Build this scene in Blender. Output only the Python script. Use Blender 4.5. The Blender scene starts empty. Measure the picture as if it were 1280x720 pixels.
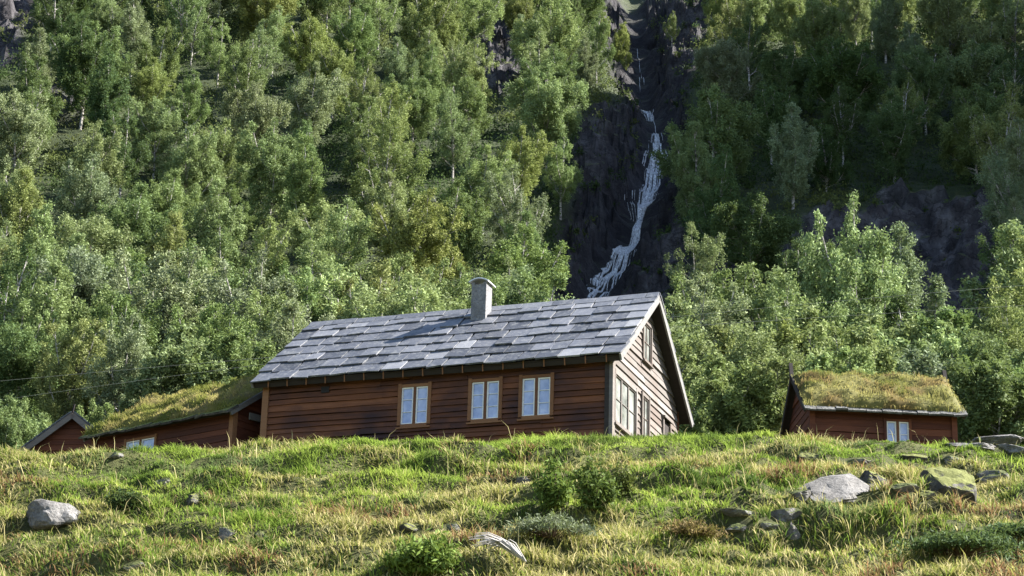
import bpy, math, random
import numpy as np
from mathutils import Matrix, Vector
rng = np.random.default_rng(11); random.seed(11)
scene = bpy.context.scene
COL = scene.collection
PI = math.pi

# ------------------------------------------------------------------ camera
FPX, PITCH, ROLL = 2659.079, 0.32616, 0.02947
Fv = np.array([0, math.cos(PITCH), math.sin(PITCH)]); R0 = np.array([1., 0, 0]); U0 = np.cross(R0, Fv)
Rv = math.cos(ROLL)*R0 + math.sin(ROLL)*U0
Uv = -math.sin(ROLL)*R0 + math.cos(ROLL)*U0
def ray(px, py): return Fv + (px-640)/FPX*Rv + (360-py)/FPX*Uv
def aty(px, py, y):
    d = ray(px, py); return d*y/d[1]
def project(P):
    P = np.atleast_2d(P); d = P@Fv
    return 640+FPX*(P@Rv)/d, 360-FPX*(P@Uv)/d
cd = bpy.data.cameras.new('camera'); cam = bpy.data.objects.new('camera', cd); COL.objects.link(cam)
cd.sensor_width = 36; cd.lens = FPX/1280*36; cd.clip_start = .5; cd.clip_end = 3000
M = Matrix.Identity(4)
for i in range(3):
    M[i][0] = Rv[i]; M[i][1] = Uv[i]; M[i][2] = -Fv[i]
cam.matrix_world = M
scene.camera = cam

# ------------------------------------------------------------------ noise
_lat = rng.random((256, 256))
def vnoise(x, y, seed=0):
    x = np.asarray(x, float)+seed*17.31; y = np.asarray(y, float)+seed*9.77
    xi = np.floor(x).astype(int); yi = np.floor(y).astype(int)
    fx = x-xi; fy = y-yi
    fx = fx*fx*(3-2*fx); fy = fy*fy*(3-2*fy)
    a = _lat[xi & 255, yi & 255]; b = _lat[(xi+1) & 255, yi & 255]
    c = _lat[xi & 255, (yi+1) & 255]; d = _lat[(xi+1) & 255, (yi+1) & 255]
    return (a*(1-fx)+b*fx)*(1-fy)+(c*(1-fx)+d*fx)*fy
def fbm(x, y, o=4, seed=0):
    s = 0; a = .5; t = 0
    for k in range(o):
        s = s+a*vnoise(x*2**k, y*2**k, seed+k*3); t += a; a *= .5
    return s/t*2-1
def voro(x, y, seed=0):
    """random height with a random tilt per cell: fracture planes"""
    x = np.asarray(x, float)+seed*31.7; y = np.asarray(y, float)+seed*11.3
    xi = np.floor(x).astype(int); yi = np.floor(y).astype(int); best = np.full(x.shape, 9.); out = np.zeros(x.shape)
    for i in (-1, 0, 1):
        for j in (-1, 0, 1):
            a = (xi+i) & 255; b = (yi+j) & 255
            cx = xi+i+_lat[a, b]; cy = yi+j+_lat[b, (a+57) & 255]; d = (x-cx)**2+(y-cy)**2
            h = _lat[(a+113) & 255, (b+29) & 255]*2-1+(x-cx)*(_lat[(a+7) & 255, (b+91) & 255]-.5)*1.6+(y-cy)*(_lat[(a+67) & 255, (b+3) & 255]-.5)*1.6
            m = d < best; best = np.where(m, d, best); out = np.where(m, h, out)
    return out
def smooth(a, b, x):
    t = np.clip((x-a)/(b-a), 0, 1); return t*t*(3-2*t)

# ------------------------------------------------------------------ terrain
_crest = [(-200, 572), (0, 572), (100, 570), (200, 571), (330, 566), (450, 562), (560, 557), (700, 551), (850, 547), (930, 549), (1000, 551), (1100, 558),
          (1200, 564), (1280, 564), (1500, 564)]
_cp = np.array([aty(px, py, 49.) for px, py in _crest])
def crest(x): return np.interp(x, _cp[:, 0], _cp[:, 2])
_KY = np.array([58, 66, 75, 100, 120, 140, 300, 380, 520]); _KZ = np.array([14.3, 15.4, 17.6, 24.6, 30.6, 38.2, 153.4, 205, 260])
def zb(y): return np.interp(y, _KY, _KZ)
def base_mtn(px, py, drop=0.):
    d = ray(px, py); ys = np.linspace(90, 380, 3000)
    z = d[2]/d[1]*ys; g = z-(zb(ys)-drop)
    i = np.argmax(g < 0) if (g < 0).any() else 2999
    y = ys[i]; return d*y/d[1]
GP = [(742, 374), (752, 352), (766, 322), (793, 290), (801, 264), (813, 238), (821, 200), (820, 155), (808, 120), (803, 85), (796, 40), (788, 0), (785, -60)]
GW = np.array([base_mtn(px, py, 5.5) for px, py in GP])
def gully(x, y):
    gx = np.interp(y, GW[:, 1], GW[:, 0]); dx = x-gx
    on = smooth(120, 150, y)
    return on*(3.6*np.exp(-(dx/3.0)**2)+3.0*np.exp(-(dx/8.)**2))
ROCK = [
 [(676, 400), (688, 310), (714, 235), (722, 150), (745, 118), (782, 100), (752, 20), (745, -40), (900, -40), (888, 40), (868, 110), (855, 200), (862, 290), (868, 330), (850, 385)],
 [(856, 325), (900, 300), (960, 288), (1040, 264), (1110, 244), (1150, 250), (1150, 345), (1000, 345), (930, 350), (870, 375)],
 [(1115, 245), (1250, 250), (1262, 340), (1240, 430), (1160, 415), (1130, 350)],
 [(552, 12), (640, 8), (660, 60), (640, 112), (606, 108), (598, 48), (556, 46)],
 [(-20, -20), (62, -20), (64, 25), (34, 45), (18, 100), (-20, 100)],
 [(58, 105), (112, 105), (108, 150), (60, 150)],
]
def polymask(px, py, polys, soft=12.):
    m = np.zeros(np.shape(px))
    for P in polys:
        inside = np.zeros(np.shape(px), bool); dist = np.full(np.shape(px), 1e9)
        n = len(P)
        for i in range(n):
            x0, y0 = P[i]; x1, y1 = P[(i+1) % n]
            c = ((y0 > py) != (y1 > py))
            xx = (x1-x0)*(py-y0)/((y1-y0) if y1 != y0 else 1e-9)+x0
            inside ^= (c & (px < xx))
            ex, ey = x1-x0, y1-y0; L2 = ex*ex+ey*ey
            t = np.clip(((px-x0)*ex+(py-y0)*ey)/L2, 0, 1)
            dist = np.minimum(dist, np.hypot(px-x0-t*ex, py-y0-t*ey))
        sd = np.where(inside, dist, -dist)
        m = np.maximum(m, smooth(-soft, soft, sd))
    return m
def rockmask(x, y):
    x = np.asarray(x, float); y = np.asarray(y, float)
    z = zb(y)
    px, py = project(np.stack([x.ravel(), y.ravel(), z.ravel()], 1))
    w = 14*fbm(x.ravel()*.12, y.ravel()*.12, 3, 5)
    m = polymask(px+w, py+w, ROCK)*smooth(118, 135, y.ravel())
    return m.reshape(x.shape)
def height(x, y, rm=None):
    x = np.asarray(x, float); y = np.asarray(y, float)
    # grassy knoll
    zc = crest(x); d = np.maximum(49-y, 0)
    ds = np.sqrt(d*d+1.2)-1.095
    zk = zc-np.where(ds < 16, .42*ds, 6.72+.235*(ds-16))
    zk = zk+.15*np.maximum(y-49, 0)
    kn = smooth(14, 30, y)
    hk = zk+.5*fbm(x*.3, y*.35, 3, 6); qk = hk/.75; fk = qk-np.floor(qk)
    knoll = (.42*fbm(x*.22, y*.3, 3, 1)+.26*fbm(x*.45, y*1.15, 3, 2)+-.36*np.abs(fbm(x*.9, y*1.3, 2, 4))+.12*fbm(x*2.4, y*2.9, 2, 5)+.75*1.1*(smooth(.55, .95, fk)-fk))
    damp = np.where(y > 46, 1-.75*smooth(46, 49.5, y), 1)
    zk = zk+kn*knoll*damp
    zk = zk+2.1*np.exp(-((x-17.6)/3.4)**2-((y-67)/4.)**2)*smooth(58, 62, y)
    # mountain
    zm = zb(y)
    b = smooth(56, 70, y)
    z = zk*(1-b)+zm*b+2.1*np.exp(-((x-18.0)/3.4)**2-((y-66.5)/4.)**2)*b
    mt = smooth(75, 150, y)
    z = z+mt*(2.6*fbm(x*.035, y*.035, 3, 7)+1.0*fbm(x*.16, y*.16, 3, 8))
    # unseen rock spur added to the east, shaped to shade the right-hand wood
    z = z+(80+9*fbm(x*.05, y*.05, 3, 19))*smooth(72, 106, x)*smooth(142, 176, y)*(1-smooth(232, 280, y))
    if rm is None: rm = rockmask(x, y)
    gx = np.interp(y, GW[:, 1], GW[:, 0]); xr = x; x = gx+(x-gx)*smooth(1.2, 4.0, np.abs(x-gx))
    h = z+1.6*fbm(x*.14, y*.10, 3, 12)
    st = 4.2
    q = h/st; fq = q-np.floor(q)
    terr = st*(np.floor(q)+smooth(.45, .95, fq))
    st2 = 1.5
    h2 = terr+.9*fbm(x*.5, y*.4, 2, 14); q2 = h2/st2; f2 = q2-np.floor(q2)
    terr = .45*terr+.55*st2*(np.floor(q2)+smooth(.5, .95, f2))
    ch = smooth(3.2, 1.0, np.abs(xr-gx)) if False else 1-smooth(1.0, 3.2, np.abs(xr-gx)); terr = terr*(1-.7*ch)+z*.7*ch
    z = z*(1-rm)+(terr+(1.45*voro(x*.32, y*.26, 1)+.85*voro(x*.8, y*.7, 2)+.22*fbm(x*2.1, y*1.7, 2, 10))*smooth(.4, 2.6, np.abs(xr-gx)))*rm
    x = xr
    z = z-gully(x, y)
    return z
def hz(x, y): return float(height(np.array([x]), np.array([y]))[0])
def at(px, py, y0=24., y1=75.):
    d = ray(px, py); ys = np.arange(y0, y1, .04)
    x = d[0]/d[1]*ys; z = d[2]/d[1]*ys
    g = z-height(x, ys, np.zeros_like(ys))
    k = np.argmax(g < 0) if (g < 0).any() else len(ys)-1
    return np.array([x[k], ys[k], z[k]])

# ------------------------------------------------------------------ mesh helpers
def link(name, me, mat=None, parent=None):
    o = bpy.data.objects.new(name, me); COL.objects.link(o)
    if mat is not None: me.materials.append(mat)
    if parent is not None: o.parent = parent
    return o
def np_mesh(name, V, loops, starts, totals, val=None, col=None, smoothshade=False):
    me = bpy.data.meshes.new(name)
    V = np.asarray(V, np.float32); loops = np.asarray(loops, np.int32); starts = np.asarray(starts, np.int32)
    me.vertices.add(len(V)); me.vertices.foreach_set('co', V.ravel())
    me.loops.add(len(loops)); me.loops.foreach_set('vertex_index', loops)
    me.polygons.add(len(starts)); me.polygons.foreach_set('loop_start', starts)
    me.polygons.foreach_set('loop_total', np.asarray(totals, np.int32))
    if val is not None:
        a = me.attributes.new('v', 'FLOAT', 'FACE'); a.data.foreach_set('value', np.asarray(val, np.float32))
    if col is not None:
        a = me.attributes.new('Col', 'FLOAT_COLOR', 'POINT')
        c = np.ones((len(V), 4), np.float32); c[:, :3] = col; a.data.foreach_set('color', c.ravel())
    me.update(calc_edges=True); me.validate()
    if smoothshade: me.polygons.foreach_set('use_smooth', np.ones(len(starts), bool))
    return me
class MB:
    def __init__(s): s.v = []; s.f = []; s.val = []
    def hexa(s, c, val=0.):
        # c: 8 corners, bottom ring 0-3 (ccw from outside below irrelevant), top ring 4-7
        n = len(s.v); s.v += [tuple(map(float, p)) for p in c]
        for q in ((3, 2, 1, 0), (4, 5, 6, 7), (0, 1, 5, 4), (1, 2, 6, 5), (2, 3, 7, 6), (3, 0, 4, 7)):
            s.f.append(tuple(n+k for k in q)); s.val.append(val)
    def box(s, x0, x1, y0, y1, z0, z1, val=0.):
        s.hexa([(x0, y0, z0), (x1, y0, z0), (x1, y1, z0), (x0, y1, z0), (x0, y0, z1), (x1, y0, z1), (x1, y1, z1), (x0, y1, z1)], val)
    def poly(s, pts, val=0.):
        n = len(s.v); s.v += [tuple(map(float, p)) for p in pts]; s.f.append(tuple(range(n, n+len(pts)))); s.val.append(val)
    def bar(s, p, q, w, h, up=(0, 0, 1), val=0.):
        p = np.array(p, float); q = np.array(q, float); d = q-p; d /= np.linalg.norm(d)
        sd = np.cross(d, np.array(up, float)); sd /= np.linalg.norm(sd); u = np.cross(sd, d)
        a = sd*w/2; b = u*h/2
        s.hexa([p-a-b, p+a-b, q+a-b, q-a-b, p-a+b, p+a+b, q+a+b, q-a+b], val)
    def tube(s, pts, rad, n=7, val=0.):
        pts = [np.array(p, float) for p in pts]; b0 = len(s.v); k = len(pts)
        for i, p in enumerate(pts):
            d = pts[min(i+1, k-1)]-pts[max(i-1, 0)]; d /= (np.linalg.norm(d)+1e-9)
            up = np.array([0, 0, 1.]) if abs(d[2]) < .9 else np.array([1., 0, 0])
            a = np.cross(d, up); a /= np.linalg.norm(a); b = np.cross(d, a)
            for j in range(n):
                t = 2*PI*j/n; s.v.append(tuple(p+rad[i]*(a*math.cos(t)+b*math.sin(t))))
        for i in range(k-1):
            for j in range(n):
                a = b0+i*n+j; b = b0+i*n+(j+1) % n
                s.f.append((a, b, b+n, a+n)); s.val.append(val)
        s.f.append(tuple(b0+j for j in range(n))); s.val.append(val)
        s.f.append(tuple(b0+(k-1)*n+j for j in reversed(range(n)))); s.val.append(val)
    def mesh(s, name):
        me = bpy.data.meshes.new(name); me.from_pydata(s.v, [], s.f)
        a = me.attributes.new('v', 'FLOAT', 'FACE'); a.data.foreach_set('value', np.array(s.val, np.float32))
        me.update()
        return me
    def build(s, name, mat, parent=None): return link(name, s.mesh(name), mat, parent)
def tag(o, label=None, cat=None, group=None, kind=None):
    if label: o['label'] = label
    if cat: o['category'] = cat
    if group: o['group'] = group
    if kind: o['kind'] = kind
    return o
def empty(name, loc, rz=0.):
    o = bpy.data.objects.new(name, None); COL.objects.link(o); o.location = loc; o.rotation_euler = (0, 0, rz)
    o.empty_display_size = .2
    return o

# ------------------------------------------------------------------ materials
class NT:
    def __init__(s, name):
        s.m = bpy.data.materials.new(name); s.m.use_nodes = True; s.t = s.m.node_tree; s.t.nodes.clear()
        s.out = s.n('ShaderNodeOutputMaterial')
    def n(s, typ, **kw):
        nd = s.t.nodes.new(typ)
        for k, v in kw.items():
            if k.startswith('i_'):
                key = k[2:]; key = int(key) if key.isdigit() else key
                nd.inputs[key].default_value = v
            else: setattr(nd, k, v)
        return nd
    def l(s, a, b): s.t.links.new(a, b)
    def noise(s, scale, detail=4, rough=.6, coord='Object', stretch=None):
        tc = s.n('ShaderNodeTexCoord'); mp = s.n('ShaderNodeMapping')
        if stretch: mp.inputs['Scale'].default_value = stretch
        s.l(tc.outputs[coord], mp.inputs[0])
        nz = s.n('ShaderNodeTexNoise'); nz.inputs['Scale'].default_value = scale; nz.inputs['Detail'].default_value = detail
        nz.inputs['Roughness'].default_value = rough
        s.l(mp.outputs[0], nz.inputs['Vector']); return nz.outputs['Fac']
    def ramp(s, fac, stops):
        r = s.n('ShaderNodeValToRGB'); s.l(fac, r.inputs[0]); e = r.color_ramp.elements
        while len(e) < len(stops): e.new(.5)
        for k, (p, c) in enumerate(stops):
            e[k].position = p; e[k].color = (*c, 1) if len(c) == 3 else c
        return r.outputs[0]
    def mix(s, fac, a, b, mode='MIX'):
        m = s.n('ShaderNodeMix', data_type='RGBA', blend_type=mode)
        for sock, v in ((m.inputs[0], fac), (m.inputs[6], a), (m.inputs[7], b)):
            if isinstance(v, (int, float)): sock.default_value = v
            elif isinstance(v, tuple): sock.default_value = (*v, 1)
            else: s.l(v, sock)
        return m.outputs[2]
    def attr(s, name, out='Fac'):
        return s.n('ShaderNodeAttribute', attribute_name=name).outputs[out]
    def math(s, op, a, b):
        m = s.n('ShaderNodeMath', operation=op)
        for i, v in enumerate((a, b)):
            if isinstance(v, (int, float)): m.inputs[i].default_value = v
            else: s.l(v, m.inputs[i])
        return m.outputs[0]
    def prin(s, col, rough=.8, spec=.3, metal=0., bump=None, bstr=.3, bdist=.02):
        p = s.n('ShaderNodeBsdfPrincipled')
        p.inputs['Roughness'].default_value = rough if isinstance(rough, (int, float)) else .6
        if not isinstance(rough, (int, float)): s.l(rough, p.inputs['Roughness'])
        p.inputs['Specular IOR Level'].default_value = spec; p.inputs['Metallic'].default_value = metal
        if isinstance(col, tuple): p.inputs['Base Color'].default_value = (*col, 1)
        else: s.l(col, p.inputs['Base Color'])
        if bump is not None:
            b = s.n('ShaderNodeBump'); b.inputs['Strength'].default_value = bstr; b.inputs['Distance'].default_value = bdist
            s.l(bump, b.inputs['Height']); s.l(b.outputs[0], p.inputs['Normal'])
        return p.outputs[0]
    def done(s, sh): s.l(sh, s.out.inputs[0]); return s.m

def m_wood(name, stops, dirt=None, scale=3., rough=.8, stretch=(.25, 1, 5.), vamp=.5, stain=.5):
    t = NT(name)
    nz = t.noise(scale, 5, .65, stretch=stretch)
    f = t.math('ADD', t.math('MULTIPLY', t.attr('v'), vamp), t.math('MULTIPLY', nz, 1-vamp*.55))
    c = t.ramp(f, stops)
    if dirt:
        d = t.noise(.55, 4, .6, stretch=(.7, 1, 1.4))
        fac = t.ramp(d, [(.42, (0, 0, 0)), (.62, (stain,)*3)])
        c = t.mix(fac, c, dirt)
    g = t.noise(14, 3, .7, stretch=(.12, 1, 2.))
    return t.done(t.prin(c, rough, .25, bump=g, bstr=.5, bdist=.015))
W_LOG = m_wood('dark_log_wood', [(.15, (.034, .012, .007)), (.42, (.092, .034, .016)), (.7, (.165, .062, .028)), (1., (.24, .10, .048))], dirt=(.026, .017, .021), stain=.85, vamp=.36)
W_RED = m_wood('red_brown_log_wood', [(.15, (.035, .012, .008)), (.5, (.085, .027, .015)), (.9, (.16, .055, .027))], dirt=(.05, .022, .018), stain=.5)
W_CASE = m_wood('brown_casing_wood', [(.1, (.10, .045, .022)), (.6, (.19, .088, .042)), (1, (.25, .13, .065))], scale=6)
W_DARK = m_wood('tarred_wood', [(.1, (.014, .011, .011)), (.7, (.035, .028, .026)), (1, (.06, .05, .045))])
W_PALE = m_wood('weathered_pale_boards', [(.1, (.052, .042, .036)), (.35, (.10, .087, .078)), (.8, (.16, .147, .138)), (1, (.215, .203, .194))], dirt=(.11, .078, .064), stain=.6)
W_GREY = m_wood('silver_grey_wood', [(.1, (.05, .047, .044)), (.6, (.13, .125, .12)), (1, (.22, .215, .21))], scale=5)
W_WHITE = m_wood('chalky_white_paint', [(.1, (.62, .61, .60)), (1, (.80, .79, .78))], scale=7)
W_MULL = m_wood('red_brown_mullion', [(.1, (.09, .04, .025)), (1, (.16, .075, .04))], scale=7)

def m_slate():
    t = NT('split_slate')
    nz = t.noise(2.2, 6, .7)
    f = t.math('ADD', t.math('MULTIPLY', t.attr('v'), .75), t.math('MULTIPLY', nz, .3))
    c = t.ramp(f, [(.1, (.034, .037, .046)), (.4, (.074, .079, .095)), (.7, (.135, .141, .162)), (1., (.27, .275, .29))])
    lich = t.ramp(t.noise(5, 7, .8), [(.50, (0, 0, 0)), (.70, (.55,)*3)])
    c = t.mix(lich, c, (.34, .34, .32))
    b = t.noise(7, 6, .7)
    return t.done(t.prin(c, .5, .45, bump=b, bstr=.45, bdist=.03))
SLATE = m_slate()
def m_stone(name, lo, mid, hi, moss=.0, scale=1.6, rough=.85, mosscol=(.07, .085, .02)):
    t = NT(name)
    c = t.ramp(t.noise(scale, 7, .68), [(.25, lo), (.5, mid), (.75, hi)])
    sp = t.ramp(t.noise(scale*8, 4, .7), [(.35, (.55,)*3), (.6, (1, 1, 1))])
    c = t.mix(.7, c, sp, 'MULTIPLY')
    if moss > 0:
        g = t.n('ShaderNodeNewGeometry'); sx = t.n('ShaderNodeSeparateXYZ'); t.l(g.outputs['Normal'], sx.inputs[0])
        up = t.math('ADD', sx.outputs[2], t.math('MULTIPLY', t.noise(scale*1.5, 5, .7), .9))
        fac = t.ramp(up, [(1.25-moss, (0, 0, 0)), (1.40-moss, (1, 1, 1))]) if moss < 1 else t.ramp(up, [(.55, (0, 0, 0)), (.8, (1, 1, 1))])
        c = t.mix(fac, c, mosscol)
    return t.done(t.prin(c, rough, .3, bump=t.noise(scale*4, 8, .72), bstr=.8, bdist=.08))
STONE_PALE = m_stone('pale_gneiss', (.06, .056, .052), (.145, .138, .13), (.27, .26, .25), moss=.30)
STONE_BARE = m_stone('bare_pale_gneiss', (.07, .066, .062), (.17, .162, .155), (.30, .29, .28), moss=0., scale=2.2)
STONE_MID = m_stone('grey_gneiss', (.05, .046, .042), (.125, .118, .108), (.24, .23, .215), moss=.36)
STONE_DARK = m_stone('dark_mossy_gneiss', (.025, .022, .022), (.07, .065, .06), (.20, .19, .17), moss=.45, mosscol=(.13, .14, .035))
STONE_EAVE = m_stone('eave_flagstone', (.05, .05, .052), (.12, .12, .12), (.27, .27, .26), moss=.0, scale=4)
STONE_CAP = m_stone('mortar_render', (.13, .13, .135), (.21, .208, .215), (.36, .355, .355), scale=2.5)

def m_terrain():
    t = NT('hill_ground')
    rk = t.attr('rock'); kn = t.attr('knoll')
    r = t.ramp(t.noise(.55, 9, .7, stretch=(1, 1, .55)), [(.3, (.012, .011, .013)), (.48, (.045, .041, .047)), (.6, (.095, .09, .098)), (.75, (.20, .195, .205))])
    vr = t.n('ShaderNodeTexVoronoi', feature='DISTANCE_TO_EDGE'); tcv = t.n('ShaderNodeTexCoord'); mpv = t.n('ShaderNodeMapping'); mpv.inputs['Scale'].default_value = (.55, .6, 1.1)
    wp = t.n('ShaderNodeTexNoise'); wp.inputs['Scale'].default_value = .9; wp.inputs['Detail'].default_value = 4
    t.l(tcv.outputs['Object'], wp.inputs['Vector']); av = t.n('ShaderNodeVectorMath', operation='ADD'); sv = t.n('ShaderNodeVectorMath', operation='SCALE'); sv.inputs['Scale'].default_value = 3.2
    t.l(wp.outputs['Color'], sv.inputs[0]); t.l(tcv.outputs['Object'], av.inputs[0]); t.l(sv.outputs[0], av.inputs[1]); t.l(av.outputs[0], mpv.inputs[0]); t.l(mpv.outputs[0], vr.inputs['Vector']); vr.inputs['Scale'].default_value = .62
    r = t.mix(1., r, t.ramp(vr.outputs['Distance'], [(.0, (.38, .38, .38)), (.06, (1, 1, 1))]), 'MULTIPLY')
    wet = t.attr('wet')
    r = t.mix(t.math('MULTIPLY', wet, .75), r, (.009, .008, .011))
    g = t.n('ShaderNodeNewGeometry'); sx = t.n('ShaderNodeSeparateXYZ'); t.l(g.outputs['Normal'], sx.inputs[0])
    up = t.math('ADD', sx.outputs[2], t.math('MULTIPLY', t.noise(.35, 6, .7), .8))
    fac = t.ramp(up, [(.60, (0, 0, 0)), (.85, (1, 1, 1))])
    up2 = t.ramp(t.math('ADD', t.math('MULTIPLY', sx.outputs[2], .62), t.math('MULTIPLY', t.noise(.35, 6, .7), .7)), [(.70, (0, 0, 0)), (.82, (1, 1, 1))])
    moss = t.ramp(t.noise(.8, 6, .7), [(.3, (.03, .045, .012)), (.55, (.075, .09, .022)), (.75, (.13, .12, .035))])
    rocky = t.mix(t.math('MULTIPLY', t.math('MULTIPLY', up2, .8), t.math('SUBTRACT', 1., t.math('MULTIPLY', wet, .85))), r, moss)
    soil = t.ramp(t.noise(.9, 7, .7), [(.3, (.016, .022, .008)), (.55, (.035, .05, .016)), (.75, (.07, .075, .025))])
    c = t.mix(rk, soil, rocky)
    k = t.ramp(t.noise(1.4, 7, .72), [(.3, (.04, .042, .014)), (.5, (.09, .10, .028)), (.65, (.15, .15, .045)), (.8, (.21, .18, .075))])
    c = t.mix(kn, c, k)
    return t.done(t.prin(c, .85, .25, bump=t.noise(1.8, 10, .78), bstr=1., bdist=.4))
GROUND = m_terrain()

def m_leaf(name, trans=.35, obj=True, base=(.1, .15, .04)):
    t = NT(name)
    v = t.attr('v')
    if obj:
        oi = t.n('ShaderNodeObjectInfo'); c0 = oi.outputs['Color']
    else:
        c0 = t.attr('Col', 'Color')
    if obj:
        b = t.math('ADD', t.math('MULTIPLY', v, .9), .55)
        sc = t.n('ShaderNodeVectorMath', operation='SCALE'); t.l(c0, sc.inputs[0]); t.l(b, sc.inputs['Scale'])
        c = sc.outputs[0]
        yl = t.ramp(v, [(.85, (0, 0, 0)), (1., (.2,)*3)])
        c = t.mix(yl, c, (.25, .26, .07))
    else: c = c0
    p = t.prin(c, .7, .10)
    tr = t.n('ShaderNodeBsdfTranslucent')
    t.l(t.mix(.25, c, (.27, .36, .06), 'MIX'), tr.inputs[0]) if obj else t.l(c, tr.inputs[0])
    mx = t.n('ShaderNodeMixShader'); mx.inputs[0].default_value = trans
    t.l(p, mx.inputs[1]); t.l(tr.outputs[0], mx.inputs[2])
    return t.done(mx.outputs[0])
LEAF = m_leaf('birch_leaves', .24)
BLADE = m_leaf('grass_blades', .42, obj=False)
def m_bark():
    t = NT('birch_bark')
    c = t.ramp(t.noise(2.5, 5, .7, stretch=(1, 1, 2.4)), [(.38, (.04, .035, .03)), (.50, (.28, .26, .24)), (.66, (.52, .50, .47))])
    return t.done(t.prin(c, .8, .2))
BARK = m_bark()
def m_bark2():
    t = NT('brown_bark')
    c = t.ramp(t.noise(4, 5, .7), [(.3, (.03, .02, .015)), (.7, (.13, .09, .065))])
    return t.done(t.prin(c, .9, .15))
BARK2 = m_bark2()
def m_water():
    t = NT('falling_water')
    c = t.ramp(t.noise(1.2, 5, .7, stretch=(1.5, 1.5, .4)), [(.3, (.62, .64, .68)), (.6, (.88, .89, .91))])
    p = t.prin(c, .35, .5); tr = t.n('ShaderNodeBsdfTransparent'); mx = t.n('ShaderNodeMixShader')
    t.l(t.ramp(t.noise(2.6, 6, .8, stretch=(2.4, 2.4, .55)), [(.36, (.06,)*3), (.60, (.92,)*3)]), mx.inputs[0])
    t.l(tr.outputs[0], mx.inputs[1]); t.l(p, mx.inputs[2])
    return t.done(mx.outputs[0])
WATER = m_water()
def m_pane():
    t = NT('window_glass')
    c = t.ramp(t.noise(2.6, 4, .6), [(.3, (.20, .25, .44)), (.55, (.36, .41, .62)), (.75, (.58, .61, .72))])  # pale blue base colour stands in for reflected sky and curtains
    return t.done(t.prin(c, .06, .9))
PANE = m_pane()
def m_pane2():
    t = NT('dim_window_glass')
    c = t.ramp(t.noise(2.5, 3, .5), [(.3, (.10, .11, .10)), (.7, (.30, .31, .29))])
    return t.done(t.prin(c, .05, .9))
PANE2 = m_pane2()
def m_plain(name, c, rough=.7, spec=.3, metal=0.):
    t = NT(name)
    cc = t.mix(t.noise(6, 4, .6), c, tuple(min(1, k*1.35) for k in c))
    return t.done(t.prin(cc, rough, spec, metal))
BLACK = m_plain('dark_interior', (.012, .010, .010)); CABLE = m_plain('cable_sheath', (.16, .17, .15)); ZINC = m_plain('pale_metal_sheet', (.50, .50, .52), .45, .5, .3)
DEADWOOD = m_plain('bleached_dead_wood', (.30, .285, .275))

# ------------------------------------------------------------------ terrain mesh
def axis(parts):
    a = []
    for x0, x1, st in parts: a += list(np.arange(x0, x1-1e-6, st))
    a.append(parts[-1][1]); return np.array(a)
def grid_mesh(name, xs, ys):
    X, Y = np.meshgrid(xs, ys); rm = rockmask(X, Y); Z = height(X, Y, rm)
    nx, ny = len(xs), len(ys)
    V = np.stack([X, Y, Z], -1).reshape(-1, 3)
    i = np.arange(nx-1)[None, :]+nx*np.arange(ny-1)[:, None]; i = i.ravel()
    L = np.stack([i, i+1, i+nx+1, i+nx], 1).ravel()
    n = len(i)
    me = np_mesh(name, V, L, np.arange(n)*4, np.full(n, 4), smoothshade=True)
    gx = np.interp(Y, GW[:, 1], GW[:, 0])
    wet = rm*np.exp(-((X-gx)/5.5)**2)
    for nm, arr in (('rock', rm), ('knoll', 1-smooth(60, 75, Y)), ('wet', wet)):
        a = me.attributes.new(nm, 'FLOAT', 'POINT'); a.data.foreach_set('value', arr.astype(np.float32).ravel())
    fr = rm.ravel().reshape(ny, nx)[:-1, :-1].ravel()
    me.polygons.foreach_set('use_smooth', fr < .45)
    return me
XA = axis([(-700, -170, 40), (-170, -78, 5), (-78, -26, .7), (-26, 26, .22), (26, 78, .7), (78, 170, 2.5), (170, 700, 40)])
YA1 = axis([(-300, -20, 40), (-20, 26, 2), (26, 53, .16), (53, 62, .5)])
YA2 = axis([(62, 118, 1.2), (118, 290, .42), (290, 330, 3), (330, 520, 20)])
hill = link('hill', grid_mesh('hill', XA, YA1), GROUND); tag(hill, 'grassy knoll in front of the log cabin', None, None, 'structure')
mtn = link('mountain', grid_mesh('mountain', XA, YA2), GROUND); tag(mtn, 'steep rocky mountainside behind the farm buildings', None, None, 'structure')

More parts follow.
